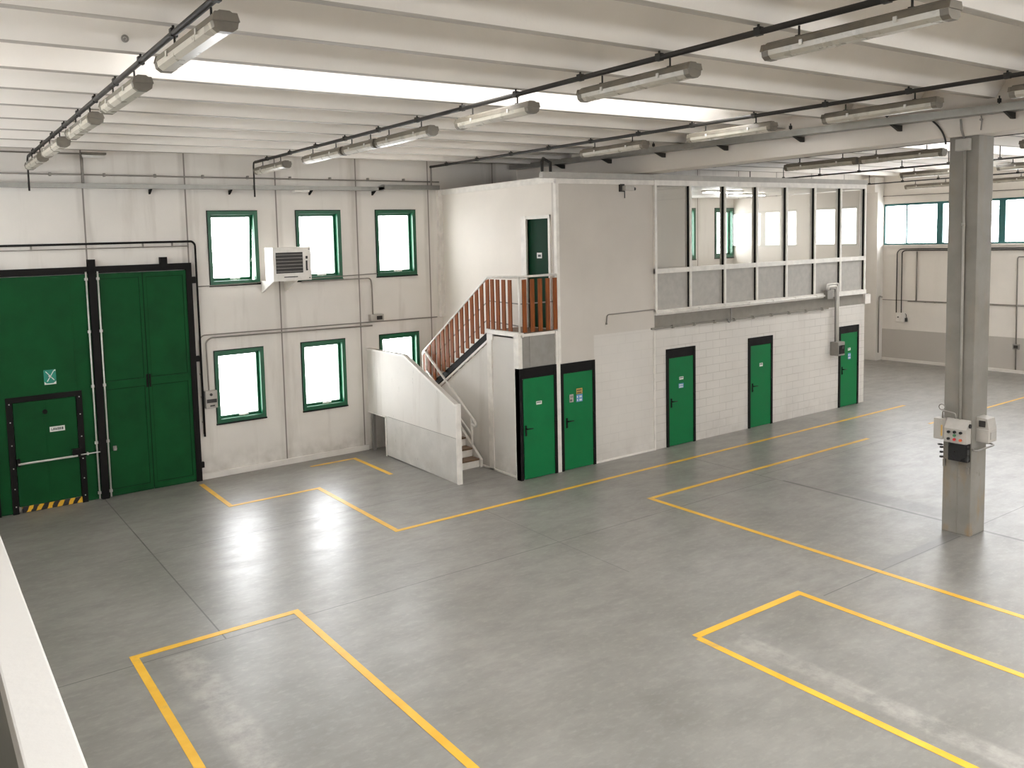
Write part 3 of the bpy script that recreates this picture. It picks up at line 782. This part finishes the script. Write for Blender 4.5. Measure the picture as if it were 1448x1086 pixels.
# doors
def door(x0, x1, ztop, leaf_top, yf, label, no, stickers=(), hinge_right=True):
    d = thing('door_%d' % no, label, 'door', ((x0 + x1) / 2, yf, 0), kind='structure')
    t = .075; dp = .11
    m = MB().box(x0, x0 + t, yf - .03, yf + dp, 0, ztop).box(x1 - t, x1, yf - .03, yf + dp, 0, ztop).box(x0 + t, x1 - t, yf - .03, yf + dp, leaf_top, leaf_top + .02)
    part(m, 'door_frame', M['black'], d)
    part(MB().box(x0 + t, x1 - t, yf - .022, yf + dp, leaf_top + .02, ztop), 'transom_panel', M['black'], d)
    part(MB().box(x0 + t + .005, x1 - t - .005, yf - .02, yf + .035, .012, leaf_top - .004, .003), 'door_leaf', M['door'], d)
    hx = x0 + t + .08
    m = MB().box(hx - .022, hx + .022, yf - .032, yf - .02, .93, 1.15, .004).cyl((hx, yf - .075, 1.08), (hx, yf - .025, 1.08), .014)
    m.tube(round_path([(hx, yf - .07, 1.08), (hx + .03, yf - .075, 1.08), (hx + .15, yf - .075, 1.075)], .02), .011)
    m.cyl((hx, yf - .04, .97), (hx, yf - .03, .97), .018)
    part(m, 'door_handle', M['black'], d)
    for zz in (.25, 1.1, 1.85):
        part(MB().cyl((x1 - t, yf - .035, zz), (x1 - t, yf - .035, zz + .12), .014), 'hinge', M['black'], d)
    for (sx, sz, w, h, mt) in stickers:
        p = part(MB().box(sx - w / 2, sx + w / 2, yf - .023, yf - .0195, sz - h / 2, sz + h / 2), 'sticker', M[mt], d)
        m = MB()
        for r in range(2 if h > .09 else 1):
            for c in range(4):
                if random.random() < .8:
                    m.box(sx - w * .4 + c * w * .2, sx - w * .4 + c * w * .2 + w * .14, yf - .0245, yf - .0228, sz + h * (.12 - .45 * r) - .01, sz + h * (.12 - .45 * r) + h * .2)
        part(m, 'sticker_print', M['ink'] if mt != 'blue' else M['paper'], p)
door(-1.10, -.085, 2.345, 2.13, YF, 'green door under the stair landing, leftmost ground floor door', 1, [(-.58, 1.585, .15, .07, 'paper')])
door(.03, 1.03, 2.33, 2.115, YF, 'green door with orange and blue stickers at the office corner', 2, [(.56, 1.69, .17, .12, 'amber'), (.56, 1.54, .18, .16, 'blue'), (.33, 1.56, .11, .17, 'greyp')])
door(3.32, 4.33, 2.33, 2.11, YF, 'green door with two small labels under the first office panes', 3, [(3.83, 1.60, .14, .07, 'paper'), (3.82, 1.42, .17, .11, 'blue')])
door(6.36, 7.35, 2.325, 2.12, YF, 'green door with one white label in the middle of the block wall', 4, [(6.87, 1.60, .13, .09, 'paper')])
door(10.37, 11.35, 2.29, 2.09, YF, 'farthest green door at the right end of the block wall', 5, [(10.87, 1.62, .13, .07, 'paper'), (10.88, 1.42, .14, .17, 'blue')])
# upper door in the end wall
d = thing('door_6', 'dark green upper door behind the wooden stair railing', 'door', (0, -3.8, 3.06), kind='structure')
m = MB().box(-.05, .12, -3.42, -3.25, 3.06, 5.50).box(-.03, .1, -4.19, -4.13, 3.06, 5.50).box(-.04, .1, -4.19, -3.25, 5.43, 5.50)
part(m, 'door_frame', M['trimw'], d)
part(MB().box(.03, .08, -4.13, -3.42, 3.08, 5.43), 'door_leaf', M['door_dark'], d)
part(MB().box(.024, .031, -3.86, -3.70, 4.58, 4.70), 'sticker', M['paper'], d)
part(MB().box(.018, .025, -3.83, -3.74, 4.61, 4.66), 'sticker_print', M['ink'], d)
part(MB().cyl((-.01, -3.50, 4.1), (.03, -3.50, 4.1), .02).tube([(-.01, -3.5, 4.1), (-.01, -3.62, 4.1)], .01), 'door_handle', M['steel'], d)

# ------------------------------------------------------------------ staircase
S = thing('staircase', 'white staircase with wooden slat railing climbing to the office', 'staircase', (-1.1, -2, 0))
# outer parapet with a low opening near the wall
xo, xi = -2.26, -2.18
m = MB()
m.prism([(0, .93), (-.82, .93), (-.82, 0.03), (-3.76, 0.0), (-3.76, 1.66), (-1.74, 2.50), (0, 2.49)], 'x', xo, xi)
part(m, 'parapet_panel', M['parapet'], S)
m = MB()
def strip(pts, w, x0, x1):
    for (a, b), (c, d) in zip(pts, pts[1:]):
        L = math.hypot(c - a, d - b); nx, nz = -(d - b) / L * w, (c - a) / L * w
        m.prism([(a, b), (c, d), (c - nx, d - nz), (a - nx, b - nz)], 'x', x0, x1)
strip([(0, 2.49), (-1.74, 2.50), (-3.76, 1.66)], -.045, xo - .015, xi + .015)
m.box(xo - .015, xi + .015, -3.80, -3.755, 0, 1.68)
part(m, 'parapet_trim', M['trimw'], S)
part(MB().box(xo - .012, xo, -.86, -.81, 0.0, .95).box(xo - .012, xo, -.86, 0, .92, .95), 'opening_trim', M['trimw'], S)
m = MB().box(xo - .004, xo + .002, -3.75, -.95, .952, .962)
part(m, 'panel_joint', M['grey'], S)
part(MB().box(xo + .005, xi, -.2, -.13, 0, .93), 'opening_post', M['grey'], S)
part(MB().box(-1.3, -1.2, -.9, -.0, 0.0, 1.4), 'inner_panel', M['greyp'], S)
# lower flight and landing
nr = 8; rise = 1.55 / nr
m_st = []
for k in range(nr - 1):
    ya = -2.95 + k * .25; zt_ = rise * (k + 1)
    st = part(MB().box(xi, -1.12, ya - .02, ya + .25, zt_ - .04, zt_, .006), 'step', M['step'], S)
    part(MB().box(xi, -1.12, ya, ya + .02, zt_ - rise, zt_ - .04), 'riser', M['trimw'], st)
part(MB().box(xi, -.02, -1.2, -.02, 1.45, 1.55), 'landing', M['step'], S)
m = MB(); m.prism([(-3.0, 0), (-1.2, 1.42), (-1.2, 1.62), (-3.02, .17)], 'x', -1.12, -1.06)
part(m, 'stringer', M['trimw'], S)
# handrail of lower flight
m = MB().tube(round_path([(-1.09, -.72, 2.30), (-1.09, -.80, 2.38), (-1.09, -2.78, .99), (-1.09, -2.84, .92), (-1.09, -2.80, .86), (-1.09, -2.66, .92)], .05), .028)
m.cyl((-1.09, -2.67, .05), (-1.09, -2.67, 1.06), .024); m.cyl((-1.09, -1.95, 1.15), (-1.09, -2.67, .66), .02); m.cyl((-1.09, -.85, 1.5), (-1.09, -.85, 2.33), .024); m.cyl((-1.09, -.85, 1.92), (-1.09, -1.95, 1.15), .02)
part(m, 'handrail', M['white'], S)
# side panel under the upper flight, x=-1.0
m = MB().prism([(-1.2, 0.03), (-4.2, 0.0), (-4.2, 3.02), (-3.30, 3.02), (-3.28, 2.82), (-1.2, 1.48)], 'x', -1.0, -.94)
part(m, 'side_panel', M['stair_panel'], S)
m = MB().box(-1.03, -1.0, -3.38, -3.22, 0, 2.86).box(-1.03, -1.0, -3.42, -3.22, 2.86, 3.0).box(-1.03, -1.0, -4.36, -4.22, 0, 3.02).box(-1.03, -1.0, -4.2, -2.6, 0.0, .035)
m.prism([(-1.12, 1.45), (-3.24, 2.80), (-3.24, 2.86), (-1.12, 1.51)], 'x', -1.03, -1.0)
m.box(-1.03, -.95, YF - .02, -3.22, 2.99, 3.085)
part(m, 'panel_trim', M['trimw'], S)
m = MB().prism([(-1.0, 1.50), (-3.28, 2.86), (-3.28, 3.05), (-1.0, 1.64)], 'x', -1.02, -.96)
part(m, 'stringer', M['black'], S, 'dark stringer of the upper flight')
for k in range(7):
    ya = -1.2 - k * .29; zz = 1.55 + (k + 1) * (1.5 / 8)
    part(MB().box(-.96, -.02, ya - .30, ya + .02, zz - .04, zz, .006), 'step', M['step'], S)
part(MB().box(-1.0, -.02, YF + .02, -3.23, 2.95, 3.06), 'landing', M['step'], S)
# front of the landing over the door
m = MB().box(-1.10, -1.0, YF - .02, YF + .14, 0, 3.04); m.box(-1.0, -.085, YF, YF + .05, 3.0, 3.06); m.box(-.085, .03, YF - .02, YF + .06, 0, 3.06)
part(m, 'front_trim', M['trimw'], S)
part(MB().box(-1.0, -.085, YF + .01, YF + .05, 2.345, 3.0).box(-.78, -.775, YF + .004, YF + .01, 2.36, 3.0), 'front_panel', M['grey'], S, 'grey sheet metal panel above the door')
# wooden balusters
def zrail(y): return 2.35 + (-.63 - y) * .702 if y > -3.28 else 4.21
def zlow(y):
    if y > -1.1: return 1.86 - (-.71 - y) * .45
    if y > -3.1: return 1.70 + (-1.1 - y) * .64
    return 3.10
ys = [-.71, -.90, -1.11, -1.32, -1.51, -1.70, -1.89, -2.10, -2.30, -2.50, -2.70, -2.89, -3.08, -3.29, -3.46, -3.65, -3.85, -4.06]
for y in ys:
    a, b = y - .055, y + .055
    part(MB().prism([(a, zlow(y)), (b, zlow(y)), (b, zrail(b) - .04), (a, zrail(a) - .04)], 'x', -1.045, -1.02), 'baluster', M['wood'], S)
for x in (-.93, -.72, -.51, -.30, -.10):
    part(MB().box(x - .052, x + .052, YF - .045, YF - .02, 3.09, 4.18), 'baluster', M['wood'], S)
m = MB().tube(round_path([(-1.02, -.60, 1.8), (-1.02, -.60, 2.33), (-1.02, -3.28, 4.21), (-1.02, -4.34, 4.235)], .04), .026)
m.tube([(-1.02, -4.34, 4.235), (-.03, YF, 4.245)], .026)
m.cyl((-1.02, -4.34, 3.05), (-1.02, -4.34, 4.235), .02)
part(m, 'top_rail', M['white'], S)
m = MB().tube([(-1.01, -.64, 2.0), (-1.01, -3.28, 3.85 - .15), (-1.01, -4.3, 3.68)], .012); m.tube([(-1.01, -.9, 1.78), (-1.01, -3.2, 3.27), (-1.01, -4.3, 3.22)], .012)
m.tube([(-1.0, YF - .005, 3.68), (-.05, YF - .005, 3.68)], .014)
part(m, 'cross_rail', M['grey'], S)

# ------------------------------------------------------------------ grey pillar and its boxes
P = thing('pillar', 'square grey concrete pillar carrying the roof beam', 'pillar', (2.8, -11.04, 0))
part(MB().box(2.56, 3.05, -11.255, -10.83, 0, 6.41, .012), 'shaft', M['pillar'], P)
part(MB().box(2.552, 2.562, -11.06, -11.05, 0.02, 1.2), 'seam', M['beam_grey'], P)
xf = 2.56
t = thing('control_panel', 'grey push button control panel with sloping top on the pillar', 'control panel', (xf, -11.07, 1.53))
part(MB().prism([(xf, 1.90), (xf - .05, 1.905), (xf - .13, 1.79), (xf - .15, 1.76), (xf - .15, 1.53), (xf, 1.53)], 'y', -11.24, -10.905), 'casing', M['box'], t)
for i, (yy, zz, mt) in enumerate(((-10.98, 1.70, 'screen'), (-11.07, 1.71, 'screen'), (-11.16, 1.71, 'screen'), (-11.07, 1.655, 'greenb'), (-10.98, 1.59, 'dark'), (-11.07, 1.59, 'red'), (-11.16, 1.59, 'orange'))):
    part(MB().cyl((xf - .15, yy, zz), (xf - .175, yy, zz), .022), 'button', M[mt], t, {'red': 'red button', 'orange': 'orange button', 'greenb': 'green button'}.get(mt))
part(MB().cyl((xf - .06, -11.245, 1.82), (xf - .06, -11.262, 1.82), .035), 'cable_gland', M['dark'], t)
t = thing('switch_box', 'grey switch box with ring lever at the pillar back edge', 'switch box', (2.5, -10.83, 1.56))
part(MB().box(2.40, 2.60, -10.895, -10.77, 1.56, 1.90, .01) if False else MB().box(2.38, 2.56, -10.90, -10.76, 1.56, 1.90, .01), 'casing', M['box'], t)
part(MB().tube(round_path([(2.46, -10.86, 1.90), (2.46, -10.86, 2.02), (2.46, -11.05, 2.0), (2.46, -11.05, 1.92)], .03), .012).ring((2.45, -10.85, 2.08), .045, .008, 'x'), 'lever', M['grey'], t)
part(MB().box(2.374, 2.382, -10.895, -10.875, 1.62, 1.80), 'rust_stain_plate', M['amber'], t)
t = thing('black_box', 'black screen-like box under the control panel on the pillar', 'box', (2.5, -11.1, 1.23))
part(MB().box(xf - .11, xf, -11.24, -10.955, 1.23, 1.515, .008), 'casing', M['screen'], t)
part(MB().box(xf - .114, xf - .108, -11.225, -10.97, 1.245, 1.50), 'front_face', M['screen'], t)
t = thing('socket_box', 'grey socket box on the right face of the pillar', 'socket', (2.82, -11.26, 1.55))
part(MB().box(2.68, 2.96, -11.44, -11.255, 1.55, 1.76, .01).prism([(-11.255, 1.76), (-11.44, 1.76), (-11.41, 1.93), (-11.255, 1.95)], 'x', 2.69, 2.95), 'casing', M['box'], t)
part(MB().box(2.74, 2.93, -11.452, -11.438, 1.60, 1.72, .004), 'socket_lid', M['greyp'], t)
for zz in (1.60, 1.68): part(MB().cyl((2.99, -11.40, zz), (2.96, -11.40, zz), .02), 'knob', M['dark'], t)
part(MB().box(2.674, 2.692, -11.39, -11.3, 1.80, 1.90), 'vent_slot', M['dark'], t)
solo(MB().tube(round_path([(2.58, -11.275, 1.44), (2.50, -11.29, 1.44), (2.50, -11.36, 1.44), (2.62, -11.36, 1.44), (3.08, -11.36, 1.45), (3.14, -11.28, 1.45), (3.07, -11.20, 1.45)], .05), .014), 'cable_hook', M['grey'], 'bent steel cable hook wrapped around the pillar corner', 'hook')
solo(MB().ring((2.53, -10.80, 1.44), .035, .008, 'z'), 'wall_hook', M['dark'], 'small dark ring at the pillar edge beside the black box', 'hook')
for zz, q in ((1.38, 'upper'), (1.30, 'middle'), (1.22, 'lower')): solo(MB().box(2.53, 2.57, -10.828, -10.79, zz, zz + .03), 'wall_clip', M['dark'], q + ' of three dark clips on the pillar edge below the ring', 'clip')
for zz, yy, q in ((1.09, -10.86, 'dark hook plate low on the pillar at its far edge'), (1.02, -11.21, 'dark hook plate low on the pillar at its near corner')): solo(MB().box(2.52, 2.559, yy - .015, yy + .015, zz, zz + .12), 'hook_plate', M['beam_grey'], q, 'hook')
t = thing('junction_box', 'square grey junction box at the top of the pillar', 'junction box', (2.5, -11.05, 6.17))
part(MB().box(2.47, 2.56, -11.15, -10.95, 6.175, 6.36, .008), 'casing', M['box'], t)
part(MB().box(2.462, 2.472, -11.14, -10.96, 6.185, 6.35, .003), 'lid', M['box'], t)
solo(MB().cyl((2.53, -11.07, 6.175), (2.53, -11.09, 1.9), .018).cyl((2.53, -11.07, 5.0), (2.53, -11.07, 5.05), .026), 'conduit', M['greyp'], 'thin pale conduit running down the pillar face', 'conduit')
solo(MB().tube([(2.52, -11.06, 6.36), (2.45, -11.05, 6.5), (2.42, -11.05, 6.66)], .016), 'conduit', M['grey'], 'short cable rising from the pillar box to the tray', 'cable')
solo(MB().tube(round_path([(2.475, -10.58, 6.72), (2.475, -10.68, 6.62), (2.475, -10.76, 6.5), (2.48, -10.80, 6.38), (2.48, -10.81, 6.30)], .06), .014), 'hanging_cable', M['dark'], 'loose dark cable hanging from the tray beside the pillar', 'cable')
solo(MB().tube([(2.48, -11.3, 6.74), (2.48, -11.32, 6.6), (2.48, -11.31, 6.46)], .01).cyl((2.47, -11.31, 6.62), (2.499, -11.31, 6.62), .02), 'hanging_cable', M['grey'], 'thin cable on the beam right above the pillar', 'cable')

# cable tray along the beam
t = thing('cable_tray', 'galvanised cable tray hung along the side of the roof beam', 'cable tray', (2.3, -7, 6.7))
def traypt(y): return 6.665 + (y + 12) / 10.8 * .17
m = MB(); bm = m.bm
prof = [(2.18, 0), (2.45, 0), (2.45, .115), (2.43, .115), (2.43, .015), (2.2, .015), (2.2, .115), (2.18, .115)]
A = [bm.verts.new((x, -22, traypt(-22) + z)) for x, z in prof]; B = [bm.verts.new((x, -.1, traypt(-.1) + z)) for x, z in prof]
bm.faces.new(A); bm.faces.new(B[::-1])
for i in range(8): bm.faces.new([A[i], B[i], B[(i + 1) % 8], A[(i + 1) % 8]])
part(m, 'tray', M['galv'], t)
for y in (-13.4, -11.75, -10.1, -8.35, -6.7, -5.1, -3.5, -1.9):
    z = traypt(y)
    part(MB().prism([(2.17, z - .005), (2.5, z - .005), (2.5, z - .10), (2.42, z - .10)], 'y', y - .02, y + .02), 'bracket', M['rail'], t)
    part(MB().cyl((2.25, y + .1, z + .1), (2.25, y + .1, z + .24), .01).box(2.23, 2.27, y + .08, y + .12, z + .14, z + .2), 'hanger', M['rail'], t)

# ------------------------------------------------------------------ lamp rails and lamps
def rail(x0, y0, x1, y1, z, label, drop=None, r=.03):
    t = thing('lamp_rail', label, 'lamp rail', ((x0 + x1) / 2, (y0 + y1) / 2, z))
    part(MB().tube([(x0, y0, z), (x1, y1, z)], r, 10), 'rail', M['rail'], t)
    for yr in ribs:
        if min(y0, y1) < yr < max(y0, y1):
            xx = x0 + (x1 - x0) * (yr - y0) / (y1 - y0)
            part(MB().box(xx - .03, xx + .03, yr - .035, yr + .035, z - r - .002, z + .045, .003).cyl((xx, yr, z + .03), (xx, yr, ZC + .005), .012), 'clip', M['rail'], t)
    if drop:
        part(MB().tube(round_path([(x1, y1, z), (x1 - .01, y1 + .055, z), (x1 - .02, -.195, z - .08), (x1 - .02, -.195, drop)], .08), .018), 'drop_pipe', M['rail'], t)
    return t
ZR = 6.85
rail(-9.66, -20, -9.46, -.25, ZR, 'leftmost dark lamp rail under the ceiling', 6.2)
rail(-4.72, -20, -4.97, -.25, ZR, 'middle dark lamp rail under the ceiling, left of the beam', 6.1)
rail(.42, -18, -.42, -.25, ZR, 'dark lamp rail under the ceiling nearest the roof beam')
rail(5.3, -18, 4.9, -.3, 6.60, 'dark lamp rail just beyond the roof beam', None, .022)
rail(11.2, -18, 11.2, -.3, 6.60, 'middle dark lamp rail in the right bay', None, .022)
rail(18.0, -18, 18.0, -.5, 6.60, 'dark lamp rail nearest the right wall', None, .022)

def make_lamp(L, label, loc, group):
    t = thing('fluorescent_lamp', label, 'lamp', loc, group)
    x, y, z = loc; h = L / 2; k_ = 1.3
    m = MB()
    m.prism([(x - .075 * k_, z - .01), (x + .075 * k_, z - .01), (x + .062 * k_, z + .045), (x + .03 * k_, z + .07), (x - .03 * k_, z + .07), (x - .062 * k_, z + .045)], 'y', y - h + .03, y + h - .03)
    for s in (-1, 1):
        m.prism([(x - .08 * k_, z - .012), (x + .08 * k_, z - .012), (x + .065 * k_, z + .05), (x - .065 * k_, z + .05)], 'y', y + s * (h - .03), y + s * h)
    part(m, 'housing', M['lampbody'], t)
    m = MB().prism([(x - .072 * k_, z - .01), (x + .072 * k_, z - .01), (x + .066 * k_, z - .055), (x + .035 * k_, z - .085), (x - .035 * k_, z - .085), (x - .066 * k_, z - .055)], 'y', y - h + .035, y + h - .035)
    part(m, 'diffuser', M['diff'], t)
    for s in (-1, 1):
        m = MB().prism([(x - .075 * k_, z - .012), (x + .075 * k_, z - .012), (x + .067 * k_, z - .06), (x + .036 * k_, z - .088), (x - .036 * k_, z - .088), (x - .067 * k_, z - .06)], 'y', y + s * (h - .075), y + s * (h - .01))
        part(m, 'end_cap', M['lampbody'], t)
    for s in (-1, 1):
        for k in (.25, .75):
            part(MB().box(x + s * .074 * k_, x + s * (.074 * k_ + .012), y - h + L * k - .015, y - h + L * k + .015, z - .03, z + .015), 'latch', M['steel'], t)
    for s in (-.3, .3):
        part(MB().cyl((x, y + s * L, z + .06), (x, y + s * L, z + .162), .010, 8).box(x - .03, x + .03, y + s * L - .02, y + s * L + .02, z + .065, z + .08), 'hanger', M['rail'], t)
    return t
def rx(y, a): return a[0] + (a[2] - a[0]) * (y - a[1]) / (a[3] - a[1])
R1 = (-9.66, -20, -9.46, -.25); R2 = (-4.72, -20, -4.97, -.25); R3 = (.42, -18, -.42, -.25); R4 = (5.3, -18, 4.9, -.3); R5 = (11.2, -18, 11.2, -.3); R6 = (18, -18, 18, -.5)
ZLP = 6.655
proto = make_lamp(1.62, 'grey fluorescent lamp on the leftmost rail, nearest the camera', (rx(-10.8, R1), -10.8, ZLP), 'fluorescent lamps on the leftmost rail')
def lamps(Rl, items, group, z=ZLP):
    for y, lab in items: copy_tree(proto, (rx(y, Rl), y, z), lab, group)
lamps(R1, [(-8.3, 'grey fluorescent lamp on the leftmost rail, second from the camera'), (-5.9, 'grey fluorescent lamp on the leftmost rail, third from the camera'),
           (-3.45, 'grey fluorescent lamp on the leftmost rail, fourth from the camera'), (-1.25, 'grey fluorescent lamp on the leftmost rail, farthest, above the gate')], 'fluorescent lamps on the leftmost rail')
lamps(R2, [(-13.5, 'fluorescent lamp on the middle rail, nearest the camera at the top edge'), (-11.1, 'fluorescent lamp on the middle rail, second from the camera'), (-8.65, 'fluorescent lamp on the middle rail beneath the skylight strip'),
           (-6.4, 'fluorescent lamp on the middle rail just past the skylight strip'), (-3.6, 'fluorescent lamp on the middle rail, second from the far wall'), (-1.15, 'fluorescent lamp on the middle rail closest to the far wall')], 'fluorescent lamps on the middle rail')
make_lamp(1.12, 'short fluorescent lamp joined between two longer ones on the middle rail', (rx(-5.0, R2), -5.0, ZLP), 'fluorescent lamps on the middle rail')
lamps(R3, [(-13.45, 'fluorescent lamp cut by the right edge of the picture above the pillar'), (-11.05, 'fluorescent lamp left of the pillar on the rail by the beam'), (-8.67, 'bright lit-up lamp under the skylight end on the rail by the beam'),
           (-6.16, 'fluorescent lamp on the rail by the beam, nearest the office')], 'fluorescent lamps on the rail by the beam')
lamps(R4, [(-7.1, 'lamp beyond the beam on its nearest rail, leftmost'), (-8.75, 'lamp beyond the beam just left of the pillar top'), (-11.6, 'lamp beyond the beam at the right picture edge beside the pillar top')], 'fluorescent lamps beyond the beam', 6.41)
lamps(R5, [(-6.4, 'lamp on the middle rail of the right bay, left of the pillar'), (-8.7, 'lamp on the middle rail of the right bay, right of the pillar')], 'fluorescent lamps in the right bay', 6.41)
lamps(R6, [(-3.0, 'lamp on the farthest rail near the right wall, left of the pillar'), (-5.2, 'lamp on the farthest rail near the right wall, right of the pillar')], 'fluorescent lamps in the right bay', 6.41)

solo(MB().ring((-9.72, -9.235, 7.02), .028, .010, 'y').cyl((-9.72, -9.235, 7.02), (-9.72, -9.19, 7.02), .012), 'ceiling_hook', M['grey'], 'small metal eyelet on a ceiling rib beside the leftmost rail', 'hook')

# ------------------------------------------------------------------ things on the right wall
def rw(y, z, o=.05): return (XR - o, y, z)
m = MB().tube(round_path([rw(-1.0, 1.84), rw(-1.0, 4.10), rw(-1.12, 4.215), rw(-9, 4.215)], .1), .018)
solo(m, 'conduit', M['rail'], 'left dark conduit dropping to the box on the right wall', 'conduit')
solo(MB().tube(round_path([rw(-1.18, 1.84), rw(-1.18, 4.10), rw(-1.28, 4.16), rw(-9, 4.16)], .08), .018), 'conduit', M['rail'], 'right dark conduit dropping to the box on the right wall', 'conduit')
t = thing('switch_box', 'white switch box on the right wall below two dark conduits', 'switch box', rw(-1.2, 1.5))
part(MB().box(XR - .14, XR, -1.32, -1.03, 1.50, 1.83, .01), 'casing', M['white'], t)
part(MB().cyl((XR - .16, -1.12, 1.68), (XR - .13, -1.12, 1.68), .025).box(XR - .13, XR - .03, -1.40, -1.36, 1.52, 1.66).tube([(XR - .08, -1.34, 1.82), (XR - .08, -1.38, 1.78), (XR - .08, -1.38, 1.66)], .012), 'knob', M['dark'], t)
solo(MB().tube([rw(-1.70, 4.12, .03), rw(-1.70, 2.32, .03)], .025), 'conduit', M['pipe'], 'grey vertical pipe on the right wall left of the pillar', 'pipe')
m = MB().tube([rw(-1.40, 2.275, .02), rw(-9, 2.265, .02)], .015)
for y in (-2.0, -2.35, -3.4): m.box(XR - .045, XR - .003, y - .03, y + .03, 2.25, 2.31)
solo(m, 'pipe', M['pipe'], 'thin horizontal pipe along the joint of the right wall', 'pipe')
m = MB().tube(round_path([rw(-9, 3.92, .08), rw(-4.98, 3.92, .08), rw(-4.95, 3.86, .08), rw(-4.98, .12, .08)], .05), .022)
solo(m, 'conduit', M['pipe'], 'grey conduit on the right wall seen right of the pillar', 'conduit')
t = thing('wall_socket', 'dark wall socket on the conduit right of the pillar', 'socket', rw(-5.0, .9))
part(MB().box(XR - .16, XR - .105, -5.10, -4.90, .82, 1.0, .01), 'casing', M['grey'], t)
part(MB().box(XR - .17, XR - .16, -5.06, -4.94, .86, .96), 'socket_face', M['dark'], t)
solo(MB().tube([rw(-.4, 6.2), rw(-9, 6.10)], .015), 'conduit', M['pipe'], 'thin pipe above the strip window on the right wall', 'pipe')
solo(MB().tube(round_path([(XR - .05, -.46, 2.4), (XR - .3, -.5, 2.45), (XR - .34, -.5, 2.3), (XR - .34, -.5, .3)], .1), .025), 'conduit', M['pipe'], 'conduit on the white corner pilaster beside the office', 'conduit')

# ------------------------------------------------------------------ mezzanine parapet in the near left corner
px1, px0 = -11.456, -11.562
struct(MB().box(XL, px1 - .02, YB, -12, 2.75, 3.0), 'floor_mezzanine', M['concrete'], 'mezzanine floor behind the white parapet', 'floor')
struct(MB().box(px0 + .012, px1 - .012, YB, -12, 3.0, 3.93), 'wall_mezzanine', M['concrete'], 'grey inner face of the mezzanine parapet', 'wall')
struct(MB().box(px0, px1, YB, -12, 3.93, 4.0, .006), 'trim_8', M['cope'], 'white capping of the mezzanine parapet in the near left corner', 'parapet')

# ------------------------------------------------------------------ world, camera, view
w = bpy.data.worlds.new('overcast_sky'); SC.world = w; w.use_nodes = True
bg = w.node_tree.nodes['Background']; bg.inputs[0].default_value = (.965, .98, 1.0, 1); bg.inputs[1].default_value = 9.0

cd = bpy.data.cameras.new('camera'); cam = bpy.data.objects.new('camera', cd); COL.objects.link(cam); SC.camera = cam
yaw, pitch, roll = .56649, .082, -.03038
F = 1167.229; U0, V0 = 600.149, 438.606; IW, IH = 1448, 1086
fw = Vector((math.sin(yaw) * math.cos(pitch), math.cos(yaw) * math.cos(pitch), -math.sin(pitch)))
rr = Vector((math.cos(yaw), -math.sin(yaw), 0)); uu = rr.cross(fw)
c_, s_ = math.cos(roll), math.sin(roll)
Rv = c_ * rr + s_ * uu; Uv = -s_ * rr + c_ * uu
mat = Matrix((Rv, Uv, -fw)).transposed().to_4x4(); mat.translation = Vector((-11.70366, -17.52131, 5.0))
cam.matrix_world = mat
cd.sensor_fit = 'HORIZONTAL'; cd.sensor_width = 36.0; cd.lens = F * 36.0 / IW
cd.shift_x = (IW / 2 - U0) / IW; cd.shift_y = (V0 - IH / 2) / IW
cd.clip_start = .05; cd.clip_end = 200

SC.view_settings.view_transform = 'Standard'; SC.view_settings.look = 'None'; SC.view_settings.gamma = 1.0
SC.view_settings.use_curve_mapping = False
SC.view_settings.exposure = 0.85
cy = SC.cycles
cy.max_bounces = 14; cy.diffuse_bounces = 9; cy.glossy_bounces = 4; cy.transparent_max_bounces = 12
cy.caustics_reflective = False; cy.caustics_refractive = False
cy.sample_clamp_indirect = 12.0
cy.use_denoising = True
